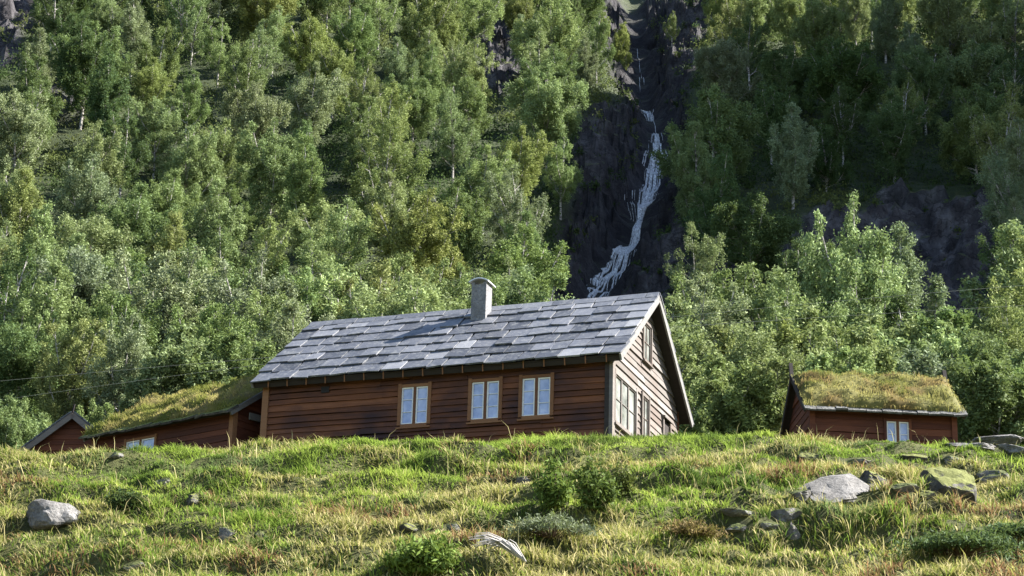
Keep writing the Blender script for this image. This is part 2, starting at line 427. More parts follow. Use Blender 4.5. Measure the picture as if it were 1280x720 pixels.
# ------------------------------------------------------------------ waterfall
def make_waterfall():
    mb = MB(); rr = np.random.default_rng(5)
    ys = np.arange(GW[0, 1]-4, GW[-1, 1]+4, .25)
    gx = np.interp(ys, GW[:, 1], GW[:, 0])
    px, py = project(np.stack([gx, ys, zb(ys)-5.5], 1))
    wid = np.interp(py, [-60, 60, 100, 118, 140, 165, 200, 235, 255, 268, 285, 310, 340, 375], [.5, .5, .8, 1.4, .35, .45, 1.3, 2.3, 1.6, .6, .8, 1.8, 3.0, 4.0])
    def strand(y0, y1, off, w, ph):
        m = (ys >= y0) & (ys <= y1); yy = ys[m]
        if len(yy) < 4: return
        pp = py[m]; o = off*wid[m]+.45*fbm(pp*.02+ph*7, pp*0+ph*3, 2, 21)*wid[m]+.06*np.sin(pp*.11+ph)
        xx = gx[m]+o; ww = w*(.5+1.0*vnoise(pp*.06+ph*5, pp*0+ph, 3))*np.minimum(1, np.minimum(np.arange(len(yy)), np.arange(len(yy))[::-1])/4+.1)
        hc = height(gx[m], yy)+.40; zz = np.minimum(height(xx, yy), hc)+.10; zl = np.minimum(height(xx-ww, yy), hc)+.05; zr = np.minimum(height(xx+ww, yy), hc)+.05
        n0 = len(mb.v)
        for k in range(len(yy)):
            mb.v += [(xx[k]-ww[k], yy[k], max(zl[k], zz[k]-.35)), (xx[k], yy[k]-.03, zz[k]+.05), (xx[k]+ww[k], yy[k], max(zr[k], zz[k]-.35)), (xx[k], yy[k]+.1, zz[k]-.5)]
        for k in range(len(yy)-1):
            a = n0+4*k
            for q in ((0, 1, 5, 4), (1, 2, 6, 5), (2, 3, 7, 6), (3, 0, 4, 7)):
                mb.f.append(tuple(a+j for j in q)); mb.val.append(0)
    ya, yb = ys[0], ys[-1]
    def ypx(p): return float(np.interp(-p, -py, ys))
    strand(ypx(268), ypx(148), 0, .10, .3); strand(ypx(380), ypx(255), -.1, .09, 7.3); strand(ypx(380), ypx(268), .3, .07, 8.8)
    strand(ypx(262), ypx(165), .15, .09, 9.9); strand(ypx(262), ypx(180), -.2, .08, 11.2)
    for k in range(100):
        p = rr.uniform(152, 255); ln = rr.uniform(12, 60)
        strand(ypx(min(p+ln, 270)), ypx(p), rr.normal(0, .5), rr.uniform(.018, .05), 20+k*1.31)
    for k in range(170):
        p = rr.uniform(252, 368); ln = rr.uniform(12, 55)
        o = rr.choice([-.62, -.1, .6], p=[.4, .25, .35]) if p > 295 else 0.
        strand(ypx(p+ln), ypx(p), o+rr.normal(0, .16), rr.uniform(.018, .045), 170+k*1.31)
    for k in range(6):
        p = rr.uniform(40, 140); ln = rr.uniform(8, 25)
        strand(ypx(p+ln), ypx(p), rr.normal(0, .3), rr.uniform(.025, .05), 470+k*1.31)
    for k in range(26):
        p = rr.uniform(112, 126); strand(ypx(p+9), ypx(p), rr.normal(0, .5), rr.uniform(.03, .06), 490+k*1.31)
    me = mb.mesh('waterfall'); o = link('waterfall', me, WATER)
    me.polygons.foreach_set('use_smooth', np.ones(len(me.polygons), bool))
    tag(o, 'thin white waterfall stepping down the dark rock gully', None, None, 'structure')
make_waterfall()

# ------------------------------------------------------------------ grass
def make_blades(P, length, width, lean, col, rr, seg=2, droop=.55):
    n = len(P); yaw = rr.uniform(0, 2*PI, n)
    sd = np.stack([np.cos(yaw), np.sin(yaw), np.zeros(n)], 1)*(width/2)[:, None]
    up = np.stack([lean[:, 0], lean[:, 1], np.ones(n)], 1); up /= np.linalg.norm(up, axis=1)[:, None]
    out = np.stack([lean[:, 0], lean[:, 1], np.zeros(n)], 1)
    mid = P+up*(length*.55)[:, None]
    tip = P+up*(length*.9)[:, None]+out*(length*droop)[:, None]*.6-np.array([0, 0, 1])*(length*droop*.25)[:, None]
    V = np.stack([P-sd, P+sd, mid+sd*.75, mid-sd*.75, tip], 1).reshape(-1, 3)
    b = np.arange(n)*5
    L = np.stack([b, b+1, b+2, b+3, b+3, b+2, b+4], 1).ravel()
    st = np.stack([np.arange(n)*7, np.arange(n)*7+4], 1).ravel(); tt = np.tile([4, 3], n)
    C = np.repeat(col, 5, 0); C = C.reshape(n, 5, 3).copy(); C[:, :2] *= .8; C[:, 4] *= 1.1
    return V, L, st, tt, C.reshape(-1, 3)
GREEN = np.array([.165, .245, .040]); LIME = np.array([.28, .36, .066]); DKG = np.array([.05, .09, .02]); STRAW = np.array([.44, .39, .19]); OLIVE = np.array([.22, .22, .06]); BROWN = np.array([.20, .12, .06]); BLUEG = np.array([.14, .19, .09])
def grass_colour(x, y, rr):
    n = len(x)
    n1 = fbm(x*.33, y*.5, 3, 31); n2 = fbm(x*.6, y*.9, 3, 37); n3 = fbm(x*1.1, y*1.4, 2, 41)
    d = 49-y
    cr = smooth(6.5, 0, d)                      # fresh green towards the crest
    px, py = project(np.stack([x, y, height(x, y, np.zeros(n))], 1))
    dry = np.clip(.10+.95*smooth(-.05, .3, n1)-.52*cr+.28*smooth(650, 700, py)+.25*smooth(760, 1150, px)*smooth(600, 650, py)+.22*smooth(300, 60, px)*smooth(600, 660, py)+.15*smooth(470, 620, px)*smooth(640, 690, py), 0, 1)
    c = GREEN[None]*(1-smooth(-.1, .35, n2))[:, None]+LIME[None]*smooth(-.1, .35, n2)[:, None]
    lm = (.45*cr)[:, None]; c = c*(1-lm)+LIME[None]*lm
    dk = smooth(.06, .40, n3)*.75; c = c*(1-dk[:, None])+DKG[None]*dk[:, None]
    bl = smooth(.2, .5, fbm(x*.4, y*.6, 2, 53))*.6; c = c*(1-bl[:, None])+BLUEG[None]*bl[:, None]
    u = rr.random(n)
    s = u < dry*.85
    dc = np.where((rr.random(n) < .45)[:, None], STRAW[None], OLIVE[None]*1.15)
    dc = np.where((n2 < -.28)[:, None] & (rr.random(n) < .6)[:, None], BROWN[None]*1.2, dc)
    c = np.where(s[:, None], dc, c)
    return c*rr.uniform(.7, 1.25, (n, 1)), s
def make_grass():
    rr = np.random.default_rng(77)
    def uniform_pts(n):
        y = rr.uniform(29.5, 51.5, n*2); xm = y*.30+3.0
        x = rr.uniform(-18.6, 18.6, n*2); k = np.abs(x) < xm
        return x[k][:n], y[k][:n]
    # short turf
    x, y = uniform_pts(340000)
    # tussocks
    tx, ty = uniform_pts(6600)
    k = rr.integers(0, len(tx), 245000)
    ang = rr.uniform(0, 2*PI, len(k)); ra = np.abs(rr.normal(0, .11, len(k)))
    x2 = tx[k]+np.cos(ang)*ra; y2 = ty[k]+np.sin(ang)*ra
    V = []; L = []; S = []; T = []; C = []
    nv = nl = 0
    for (xx, yy, a0, l0, l1, w, ls) in ((x, y, None, .09, .21, .021, .75), (x2, y2, ang, .12, .31, .016, .9)):
        n = len(xx); z = height(xx, yy, np.zeros(n))-.02
        bare = fbm(xx*.8, yy*1.2, 3, 61)
        keep = bare > -2; short = 1-.35*smooth(.3, .5, -bare)
        for rx, ry, rw, rd in ROCKS: keep &= ~((np.abs(xx-rx) < rw*.38) & (yy < ry+rd*.2) & (yy > ry-rd*.75-.05))
        xx, yy, z = xx[keep], yy[keep], z[keep]; n = len(xx)
        col, s = grass_colour(xx, yy, rr)
        ln = rr.uniform(l0, l1, n)*short[keep]*(1+.25*s)*(.45+1.05*vnoise(xx*.8, yy*1.1, 8))
        aa = rr.uniform(0, 2*PI, n) if a0 is None else a0[keep]
        lm = rr.uniform(.1, ls*1.4, n)
        lean = np.stack([np.cos(aa)*lm-.12, np.sin(aa)*lm-.12], 1)
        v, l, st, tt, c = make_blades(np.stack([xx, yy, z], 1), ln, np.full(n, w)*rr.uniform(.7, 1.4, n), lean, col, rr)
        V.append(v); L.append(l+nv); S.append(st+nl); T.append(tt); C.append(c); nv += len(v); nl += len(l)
    xm_ = rr.uniform(12.2, 21, 16000); ym_ = rr.uniform(58, 73, 16000)
    zz_ = height(xm_, ym_, np.zeros(16000))-.02; col, s = grass_colour(xm_, ym_, rr)
    v, l, st, tt, c = make_blades(np.stack([xm_, ym_, zz_], 1), rr.uniform(.12, .4, 16000), np.full(16000, .024), rr.uniform(-.6, .5, (16000, 2)), col, rr)
    V.append(v); L.append(l+nv); S.append(st+nl); T.append(tt); C.append(c); nv += len(v); nl += len(l)
    # tall seed stalks
    n = 600; x, y = uniform_pts(n); n = len(x); z = height(x, y, np.zeros(n))-.02
    ln = rr.uniform(.45, .85, n); a = rr.uniform(0, 2*PI, n); lm = rr.uniform(.05, .6, n)
    v, l, st, tt, c = make_blades(np.stack([x, y, z], 1), ln, np.full(n, .016), np.stack([np.cos(a)*lm, np.sin(a)*lm], 1), STRAW[None]*rr.uniform(.8, 1.35, (n, 1)), rr, droop=.6)
    V.append(v); L.append(l+nv); S.append(st+nl); T.append(tt); C.append(c)
    me = np_mesh('grass', np.concatenate(V), np.concatenate(L), np.concatenate(S), np.concatenate(T), col=np.concatenate(C))
    o = link('grass', me, BLADE)
    tag(o, 'green and straw coloured grass covering the knoll', 'grass', None, 'stuff')

# ------------------------------------------------------------------ building pieces
def cut(a, b, holes):
    segs = [(a, b)]
    for h0, h1 in holes:
        new = []
        for s0, s1 in segs:
            if h1 <= s0 or h0 >= s1: new.append((s0, s1)); continue
            if h0 > s0: new.append((s0, h0))
            if h1 < s1: new.append((h1, s1))
        segs = new
    return [(p, q) for p, q in segs if q-p > .01]
def boards(mb, rows, lim, openings, mp, th=.05, lap=.025, wav=.012, rr=None, seg=.9, joints=True):
    """rows: list of z0,z1 ; lim(z)->(s0,s1) ; openings: (s0,s1,z0,z1); mp(s,z,n)->point (n outward)"""
    for (z0, z1) in rows:
        a0, b0 = lim(z0); a1, b1 = lim(z1)
        zm = (z0+z1)/2
        holes = [(o[0], o[1]) for o in openings if o[2] < zm < o[3]]
        A, B = min(a0, a1), max(b0, b1)
        cuts = cut(A, B, holes)
        pieces = []
        for p, q in cuts:
            while joints and q-p > 4.2:
                w = rr.uniform(2., 3.6); pieces.append((p, p+w)); p = p+w+.004
            pieces.append((p, q))
        for p, q in pieces:
            n = max(1, int((q-p)/seg)); ss = np.linspace(p, q, n+1)
            val = rr.uniform(0, 1); pr = rr.uniform(-.014, .014)
            jb = [rr.uniform(-wav, wav) for _ in ss]; jt = [rr.uniform(-wav, wav) for _ in ss]
            for i in range(n):
                c = []
                for (zz, ex, jj) in ((z0, lap, jb), (z1, 0, jt)):
                    lo, hi = (a0, b0) if zz == z0 else (a1, b1)
                    sA = min(max(ss[i], lo), hi); sB = min(max(ss[i+1], lo), hi)
                    c += [mp(sA, zz+jj[i], 0), mp(sB, zz+jj[i+1], 0), mp(sB, zz+jj[i+1], th+ex+pr), mp(sA, zz+jj[i], th+ex+pr)]
                mb.hexa(c, val)
def rows_to(zlo, zhi, h, rr, jit=.03):
    z = zlo; out = []
    while z < zhi-.02:
        h1 = h+rr.uniform(-jit, jit); z1 = min(z+h1, zhi); out.append((z, z1)); z = z1
    return out
def casement(parent, s0, s1, z0, z1, mp, case_mat, sash_mat, pane_mat, cols=2, rows=3, cw=.10, mull_mat=None, label=None, cols_in=1):
    """window = casing mesh (part); sashes, panes and sill are its sub-parts.  mp(s,z,n)"""
    def bx(mb, a, b, c, d, n0, n1, v=0.5):
        P = [mp(a, c, n0), mp(b, c, n0), mp(b, c, n1), mp(a, c, n1), mp(a, d, n0), mp(b, d, n0), mp(b, d, n1), mp(a, d, n1)]
        mb.hexa(P, v)
    m = MB(); r = random.random
    bx(m, s0-cw, s0, z0-cw*.3, z1+cw*1.1, -.02, .105, r()); bx(m, s1, s1+cw, z0-cw*.3, z1+cw*1.1, -.02, .107, r())
    bx(m, s0, s1, z1, z1+cw*.85, -.02, .098, r()); bx(m, s0, s1, z0-cw*.9, z0, -.02, .10, r())
    w = m.build('window', case_mat, parent)
    if label: w['label'] = label
    m = MB(); bx(m, s0-cw*1.1, s1+cw*1.1, z0-cw*1.35, z0-cw*.92, 0, .15, r()); m.build('sill', case_mat, w)
    ww = (s1-s0)/cols
    if mull_mat is not None:
        m = MB()
        for k in range(1, cols): bx(m, s0+k*ww-.04, s0+k*ww+.04, z0, z1, 0, .088)
        m.build('mullion', mull_mat, w)
    fr = .036
    for k in range(cols):
        a = s0+k*ww+(.042 if (mull_mat is not None and k > 0) else .002); b = s0+(k+1)*ww-(.042 if (mull_mat is not None and k < cols-1) else .002)
        m = MB()
        bx(m, a, a+fr, z0+.002, z1-.002, .01, .07); bx(m, b-fr, b, z0+.002, z1-.002, .01, .07)
        bx(m, a+fr, b-fr, z0+.002, z0+fr, .01, .068); bx(m, a+fr, b-fr, z1-fr, z1-.002, .01, .068)
        for q in range(1, rows):
            zz = z0+(z1-z0)*q/rows; bx(m, a+fr-.004, b-fr+.004, zz-.009, zz+.009, .02, .058)
        for q in range(1, cols_in):
            xx = a+(b-a)*q/cols_in; bx(m, xx-.014, xx+.014, z0+fr-.004, z1-fr+.004, .02, .060)
        m.build('sash', sash_mat, w)
        m = MB(); bx(m, a+fr*.6, b-fr*.6, z0+fr*.6, z1-fr*.6, .022, .034); m.build('pane', pane_mat, w)
    return w

# ------------------------------------------------------------------ main cabin
def make_cabin():
    rr = random.Random(3)
    TH = .35552; L = 10.346; Wd = 6.43; H = 3.0; rise = 2.501; s = rise/(Wd/2); oh = .40; og = .32
    root = empty('log_cabin', (2.814, 54.952, 16.901-H), -TH)
    tag(root, 'long dark brown log cabin with slate roof, square chimney and pale right gable', 'cabin')
    front = lambda u, z, n: (u, -n, z)
    GX = -.09
    right = lambda t, z, n: (GX+n, t, z)
    left = lambda t, z, n: (-L-n, t, z)
    back = lambda u, z, n: (u, Wd+n, z)
    # inner dark core
    m = MB()
    yy = .04
    m.box(-L+.04, GX-.04, yy, Wd-yy, 0, H-.02)
    core = m.build('inner_wall', BLACK, root)
    wins = [(-6.15, -5.36), (-4.06, -3.26), (-2.585, -1.775)]
    ops = [(a-.02, b+.02, H-1.74, H-.60) for a, b in wins]
    m = MB(); boards(m, rows_to(0, H+.02, .165, rr, .035), lambda z: (-L, GX), ops, front, th=.05, lap=.045, wav=.018, rr=rr)
    fw = m.build('front_wall', W_LOG, root); fw['label'] = 'dark brown horizontal log wall with purplish stains'
    lim = lambda z: ((0, Wd) if z <= H else ((z-H)/s, Wd-(z-H)/s))
    gops = [(.12, 2.12, H-1.95, H-.56), (2.72, 3.36, H-1.75, H-.46), (2.78, 3.54, H+.58, H+1.74), (4.9, 5.55, H-2.2, H-.55)]
    m = MB(); boards(m, rows_to(0, H+rise-.05, .205, rr, .03), lim, gops, right, th=.03, lap=.036, wav=.01, rr=rr, seg=.8)
    gw = m.build('gable_wall', W_PALE, root); gw['label'] = 'pale weathered horizontal boards of the right gable'
    m = MB(); m.poly([(GX-.05, 0.05, H-.05), (GX-.05, Wd-.05, H-.05), (GX-.05, Wd/2, H+rise-.06)]); m.build('gable_backing', BLACK, root)
    m = MB(); m.poly([(-L+.05, 0.05, H-.05), (-L+.05, Wd-.05, H-.05), (-L+.05, Wd/2, H+rise-.06)])
    me_ = m.mesh('gable_backing'); link('gable_backing', me_, BLACK, root)
    m = MB(); boards(m, rows_to(0, H+rise-.05, .24, rr, .03), lim, [], left, th=.04, lap=.03, rr=rr); m.build('gable_wall', W_LOG, root)['label'] = 'dark log gable at the left end'
    m = MB(); boards(m, rows_to(0, H, .24, rr, .03), lambda z: (-L, 0), [], back, th=.04, lap=.03, rr=rr); m.build('rear_wall', W_LOG, root)
    # corner boards
    m = MB(); m.box(-.22, GX-.005, -.125, -.09, 0, H-.12, .6); m.build('corner_board', W_DARK, root)
    m = MB(); m.box(GX-.003, GX+.10, -.13, .10, 0, H-.22, .7); m.build('corner_board', W_PALE, root)
    m = MB(); m.box(-L-.10, -L+.09, -.115, .10, 0, H-.2, .8); m.build('corner_board', W_CASE, root)
    # small dark vent under the eave
    m = MB(); m.box(-8.62, -8.38, -.10, -.02, H-.62, H-.44); m.build('vent', BLACK, root)
    # windows
    for k, (a, b) in enumerate(wins):
        casement(root, a, b, H-1.70, H-.64, front, W_CASE, W_WHITE, PANE, cols=2, rows=3, cw=.10, mull_mat=W_MULL)
    casement(root, .16, 2.08, H-1.90, H-.60, right, W_PALE, W_PALE, PANE2, cols=3, rows=2, cw=.10, label='wide six pane window low on the gable')
    casement(root, 2.74, 3.34, H-1.70, H-.50, right, W_PALE, W_PALE, PANE2, cols=1, rows=2, cw=.09, label='narrow window beside the wide one', cols_in=2)
    casement(root, 2.80, 3.52, H+.62, H+1.70, right, W_PALE, W_PALE, PANE2, cols=1, rows=2, cw=.085, label='loft window high on the gable', cols_in=2)
    # low hatch with small hood
    m = MB(); m.box(GX-.01, GX+.045, 4.92, 5.53, H-2.2, H-.62, .3); d = m.build('hatch', W_DARK, root)
    m = MB(); m.box(GX, GX+.10, 4.80, 4.90, H-2.2, H-.55, .5); m.box(GX, GX+.10, 5.55, 5.65, H-2.2, H-.72, .5); m.hexa([(GX, 4.78, H-.54), (GX+.16, 4.78, H-.60), (GX+.16, 5.7, H-.60), (GX, 5.7, H-.54), (GX, 4.78, H-.49), (GX+.16, 4.78, H-.55), (GX+.16, 5.7, H-.55), (GX, 5.7, H-.49)], .6)
    m.build('frame', W_PALE, d)
    # roof
    ang = math.atan(s); ca, sa = math.cos(ang), math.sin(ang)
    SL = (Wd/2+oh)/ca
    def rf(u, v, w, side=0):   # u along X, v up the slope from the eave, w normal to the slope
        y = -oh+v*ca-w*sa; z = H-oh*s+v*sa+w*ca
        return (u, y, z) if side == 0 else (u, Wd-y, z)
    m = MB()
    for sd in (0, 1):
        c = [rf(-L-og+.04, .03, .0, sd), rf(og-.04, .03, .0, sd), rf(og-.04, SL, .0, sd), rf(-L-og+.04, SL, .0, sd)]
        d = [rf(-L-og+.04, .03, .05, sd), rf(og-.04, .03, .05, sd), rf(og-.04, SL, .05, sd), rf(-L-og+.04, SL, .05, sd)]
        m.hexa(c+d, .3)
    deck = m.build('roof', W_DARK, root)
    m = MB()
    nrow = 7; ex = SL/nrow
    for sd in (0, 1):
        for i in range(nrow):
            v0 = i*ex-.04; v1 = v0+ex*1.45
            if v1 > SL+.02: v1 = SL+.02
            u = -L-og-rr.uniform(0, .06)
            while u < og:
                w = rr.choice([rr.uniform(.40, .55), rr.uniform(.5, .66), rr.uniform(.55, .78)])
                u1 = min(u+w, og+.02)
                if og-u1 < .22: u1 = og+rr.uniform(0, .05)
                if i == nrow-1 or True:
                    j = lambda a=.018: rr.uniform(-a, a)
                    tl = .062+rr.uniform(0, .022); t0 = .032
                    g = .017
                    # lower edge lifted on the course below, upper edge on the deck
                    lo = .088+rr.uniform(0, .04); hi = .055
                    b = [(u+g+j(.02), v0+j(.06)), (u1-g+j(.02), v0+j(.06)), (u1-g+j(.03), v1), (u+g+j(.03), v1)]
                    c = [rf(b[0][0], b[0][1], lo+j(.008), sd), rf(b[1][0], b[1][1], lo+j(.008), sd), rf(b[2][0], b[2][1], hi, sd), rf(b[3][0], b[3][1], hi, sd)]
                    tk = rr.uniform(.03, .05)
                    top = []
                    for q, (uu, vv) in enumerate(b):
                        base = c[q]; n = np.array([0, -sa, ca]) if sd == 0 else np.array([0, sa, ca]); top.append(tuple(np.array(base)+n*tk))
                    val = min(1, max(0, rr.gauss(.44, .22)+(.25 if rr.random() < .05 else 0)))
                    m.hexa(c+top, val)
                u = u1
    m.build('slates', SLATE, deck)
    # ridge slabs
    m = MB(); u = -L-og
    while u < og:
        u1 = min(u+rr.uniform(.6, 1.0), og+.02)
        for sd in (0, 1):
            tk = .03; w0 = .115+rr.uniform(0, .02)+(0.02 if sd else 0)
            c = [rf(u+.01, SL-.24, w0-.03, sd), rf(u1-.01, SL-.24, w0-.03, sd), rf(u1-.01, SL+.06, w0, sd), rf(u+.01, SL+.06, w0, sd)]
            n = np.array([0, -sa, ca]) if sd == 0 else np.array([0, sa, ca])
            m.hexa(c+[tuple(np.array(q)+n*tk) for q in c], rr.uniform(.45, .85))
        u = u1
    m.build('ridge_slates', SLATE, deck)
    # barge boards on both gables
    for (xa, xb) in ((og-.04, og+.015), (-L-og-.015, -L-og+.04)):
        for sd in (0, 1):
            m = MB(); c = [rf(xa, -.03, -.10, sd), rf(xb, -.03, -.10, sd), rf(xb, SL+.0, -.10, sd), rf(xa, SL+.0, -.10, sd)]
            d = [rf(xa, -.03, .085, sd), rf(xb, -.03, .085, sd), rf(xb, SL+.0, .085, sd), rf(xa, SL+.0, .085, sd)]
            m.hexa(c+d, .75); m.build('bargeboard', W_GREY, deck)
    # eave fascia
    m = MB(); c = [rf(-L-og+.05, .02, -.13), rf(og-.05, .02, -.13), rf(og-.05, .055, -.13), rf(-L-og+.05, .055, -.13)]
    d = [rf(-L-og+.05, .02, -.005), rf(og-.05, .02, -.005), rf(og-.05, .055, -.005), rf(-L-og+.05, .055, -.005)]
    m.hexa(c+d, .5); m.build('fascia', W_DARK, deck)
    # eave hooks that carry the lowest course
    me = None
    for k in range(18):
        m = MB(); m.hexa([(-.014, 0, -.11), (.014, 0, -.11), (.014, .03, -.11), (-.014, .03, -.11), (-.018, -.02, .10), (.018, -.02, .10), (.018, .012, .10), (-.018, .012, .10)], .5)
        if me is None: me = m.mesh('eave_hook'); me.materials.append(W_CASE)
        o = bpy.data.objects.new('eave_hook', me); COL.objects.link(o); o.parent = deck
        p = rf(-L+.2+k*(L-.3)/17, .0, -.02); o.location = p
    # chimney
    cx0, cx1, cy0, cy1 = -5.16, -4.70, 2.42, 2.90; zt = H+3.12
    m = MB(); m.box(cx0, cx1, cy0, cy1, H+1.3, zt); ch = m.build('chimney', STONE_CAP, root)
    m = MB(); m.box(cx0-.03, cx1+.03, cy0-.03, cy1+.03, zt-.62, zt-.56)
    m = MB(); m.box(cx0-.05, cx1+.05, cy0-.06, cy1+.05, H+1.75, H+1.98); m.build('flashing', STONE_EAVE, ch)
    m = MB()
    for ax in (cx0+.05, cx1-.05):
        for ay in (cy0+.05, cy1-.05):
            m = MB(); m.box(ax-.045, ax+.045, ay-.045, ay+.045, zt, zt+.075); m.build('cap_support', STONE_CAP, ch)
    m = MB(); N = 8
    for i in range(N):
        a0 = -1+2*i/N; a1 = -1+2*(i+1)/N; hw = .30; mx = (cx0+cx1)/2; hh = lambda a: zt+.06+.10*(1-abs(a)**1.7)
        m.hexa([(mx+a0*hw, cy0-.07, hh(a0)), (mx+a1*hw, cy0-.07, hh(a1)), (mx+a1*hw, cy1+.12, hh(a1)), (mx+a0*hw, cy1+.12, hh(a0)),
                (mx+a0*hw, cy0-.07, hh(a0)+.035), (mx+a1*hw, cy0-.07, hh(a1)+.035), (mx+a1*hw, cy1+.12, hh(a1)+.035), (mx+a0*hw, cy1+.12, hh(a0)+.035)])
    m.build('cap', ZINC, ch)
    m = MB(); m.box(cx0+.08, cx1-.08, cy0+.08, cy1-.08, zt-.3, zt+.02); m.build('flue', BLACK, ch)
make_cabin()

# ------------------------------------------------------------------ turf roofed buildings
def turf_house(name, label, cat, loc, rz, L, Wd, H, rise, oh, og, wall_mat, seed, window=None, turf_cols=None, turf_t=.22, posts=(), verge=W_GREY, verge_both=True, turf=True, left_mat=None, front_only_to=None, eave_mat=None, spikes=False):
    rr = random.Random(seed); s = rise/(Wd/2)
    root = empty(name, loc, rz); tag(root, label, cat)
    ang = math.atan(s); ca, sa = math.cos(ang), math.sin(ang); SL = (Wd/2+oh)/ca
    m = MB(); m.box(-L+.05, -.05, .05, Wd-.05, 0, H-.02); m.poly([(-.06, .06, H-.03), (-.06, Wd-.06, H-.03), (-.06, Wd/2, H+rise-.08)]); m.poly([(-L+.06, .06, H-.03), (-L+.06, Wd-.06, H-.03), (-L+.06, Wd/2, H+rise-.08)])
    m.build('inner_wall', BLACK, root)
    front = lambda u, z, n: (u, -n, z)
    ops = [(window[0]-.02, window[1]+.02, window[2]-.03, window[3]+.03)] if window else []
    m = MB(); boards(m, rows_to(0, H+.02, .19, rr, .03), lambda z: (-L, 0), ops, front, th=.05, lap=.02, rr=rr); m.build('front_wall', wall_mat, root)
    lim = lambda z: ((0, Wd) if z <= H else ((z-H)/s, Wd-(z-H)/s))
    m = MB(); boards(m, rows_to(0, H+rise-.04, .2, rr, .03), lim, [], lambda t, z, n: (n, t, z), th=.04, lap=.02, rr=rr); m.build('gable_wall', wall_mat, root)
    m = MB(); boards(m, rows_to(0, H+rise-.04, .2, rr, .03), lim, [], lambda t, z, n: (-L-n, t, z), th=.04, lap=.02, rr=rr); m.build('gable_wall', left_mat or wall_mat, root)
    m = MB(); boards(m, rows_to(0, H, .2, rr, .03), lambda z: (-L, 0), [], lambda u, z, n: (u, Wd+n, z), th=.04, lap=.02, rr=rr); m.build('rear_wall', wall_mat, root)
    for x in (-L, 0):
        m = MB(); m.box(x-.08, x+.08, -.12, .06, 0, H-.1, .7); m.build('corner_post', W_CASE if not spikes else wall_mat, root)
    if window: casement(root, *window[:4], front, wall_mat if len(window) < 5 else window[4], W_WHITE, PANE, cols=2, rows=2, cw=.08, mull_mat=W_MULL)
    def rf(u, v, w, side=0):
        y = -oh+v*ca-w*sa; z = H-oh*s+v*sa+w*ca
        return (u, y, z) if side == 0 else (u, Wd-y, z)
    m = MB()
    for sd in (0, 1):
        c = [rf(-L-og, .0, -.05, sd), rf(og, .0, -.05, sd), rf(og, SL, -.05, sd), rf(-L-og, SL, -.05, sd)]
        d = [rf(-L-og, .0, .02, sd), rf(og, .0, .02, sd), rf(og, SL, .02, sd), rf(-L-og, SL, .02, sd)]
        m.hexa(c+d, .3)
    deck = m.build('roof', W_DARK, root)
    # flagstones along the eaves
    for sd in (0, 1):
        m = MB(); u = -L-og-.05
        while u < og+.04:
            u1 = min(u+rr.uniform(.28, .6), og+.06)
            a = -.13-rr.uniform(0, .07); w0 = .03+rr.uniform(0, .03); tk = rr.uniform(.045, .08); tilt = rr.uniform(-.02, .02)
            c = [rf(u+.01, a, w0+tilt, sd), rf(u1-.01, a+rr.uniform(-.04, .04), w0-tilt, sd), rf(u1-.01, .35, .03, sd), rf(u+.01, .35, .03, sd)]
            n = np.array([0, -sa, ca]) if sd == 0 else np.array([0, sa, ca])
            m.hexa(c+[tuple(np.array(q)+n*tk) for q in c], rr.random())
            u = u1
        m.build('eave_slabs', eave_mat or STONE_EAVE, deck)
    # verge boards
    for x0 in (og, -L-og):
        for sd in (0, 1):
            m = MB(); c = [rf(x0-.03, -.02, -.09, sd), rf(x0+.03, -.02, -.09, sd), rf(x0+.03, SL, -.09, sd), rf(x0-.03, SL, -.09, sd)]
            d = [rf(x0-.03, -.02, .06, sd), rf(x0+.03, -.02, .06, sd), rf(x0+.03, SL, .06, sd), rf(x0-.03, SL, .06, sd)]
            m.hexa(c+d, .6); m.build('bargeboard', verge if sd == 0 else W_DARK, deck)
        if spikes:
            m = MB(); p = rf(x0, SL-.12, 0); m.bar((x0, p[1]-.02, p[2]-.1), (x0+.01, p[1]+.22, p[2]+.52), .09, .11, up=(1, 0, 0), val=.3); m.build('verge_spike', W_DARK, deck)
    # turf
    if turf:
        g = np.random.default_rng(seed); nu, nv = int((L+2*og)/.14), int(2*SL/.12)
        U = np.linspace(-L-og+.03, og-.03, nu); Vv = np.linspace(.02, 2*SL-.02, nv)
        UU, VV = np.meshgrid(U, Vv); side = VV > SL; v = np.where(side, 2*SL-VV, VV)
        edge = np.minimum(np.minimum(UU+L+og, og-UU), v*1.2); rnd = smooth(0, .28, edge)
        Wn = (turf_t*(.35+.65*rnd)+(.17*fbm(UU*1.5+seed, VV*1.9, 3, 71)+.12*fbm(UU*4, VV*4.5, 2, 73))*(.35+.65*rnd))*1.0
        ridge = np.exp(-((v-SL)/.35)**2)*.06
        y = -oh+v*ca-Wn*sa; z = H-oh*s+v*sa+Wn*ca-ridge
        y = np.where(side, Wd-y, y)
        Vt = np.stack([UU, y, z], -1).reshape(-1, 3)
        i = (np.arange(nu-1)[None, :]+nu*np.arange(nv-1)[:, None]).ravel()
        Lp = np.stack([i, i+1, i+nu+1, i+nu], 1).ravel(); n = len(i)
        cn = fbm(UU*.9, VV*1.1, 3, 75+seed).ravel(); cn2 = fbm(UU*2.2, VV*2.2, 3, 77+seed).ravel()
        cA, cB, cC = turf_cols
        def tc(a, b):
            w1 = smooth(-.25, .25, a)[:, None]; w2 = smooth(-.02, .35, b)[:, None]
            return (cA*(1-w1)+cB*w1)*(1-w2)+cC*w2
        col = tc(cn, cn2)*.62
        # skirt down to the deck
        ring = list(range(nu))+[nu*k+nu-1 for k in range(1, nv)]+[nu*(nv-1)+k for k in range(nu-2, -1, -1)]+[nu*k for k in range(nv-2, 0, -1)]
        b0 = len(Vt); sk = []
        for q in ring:
            uu, vv = UU.ravel()[q], VV.ravel()[q]; sdq = vv > SL; sk.append(rf(uu, (2*SL-vv) if sdq else vv, .0, 1 if sdq else 0))
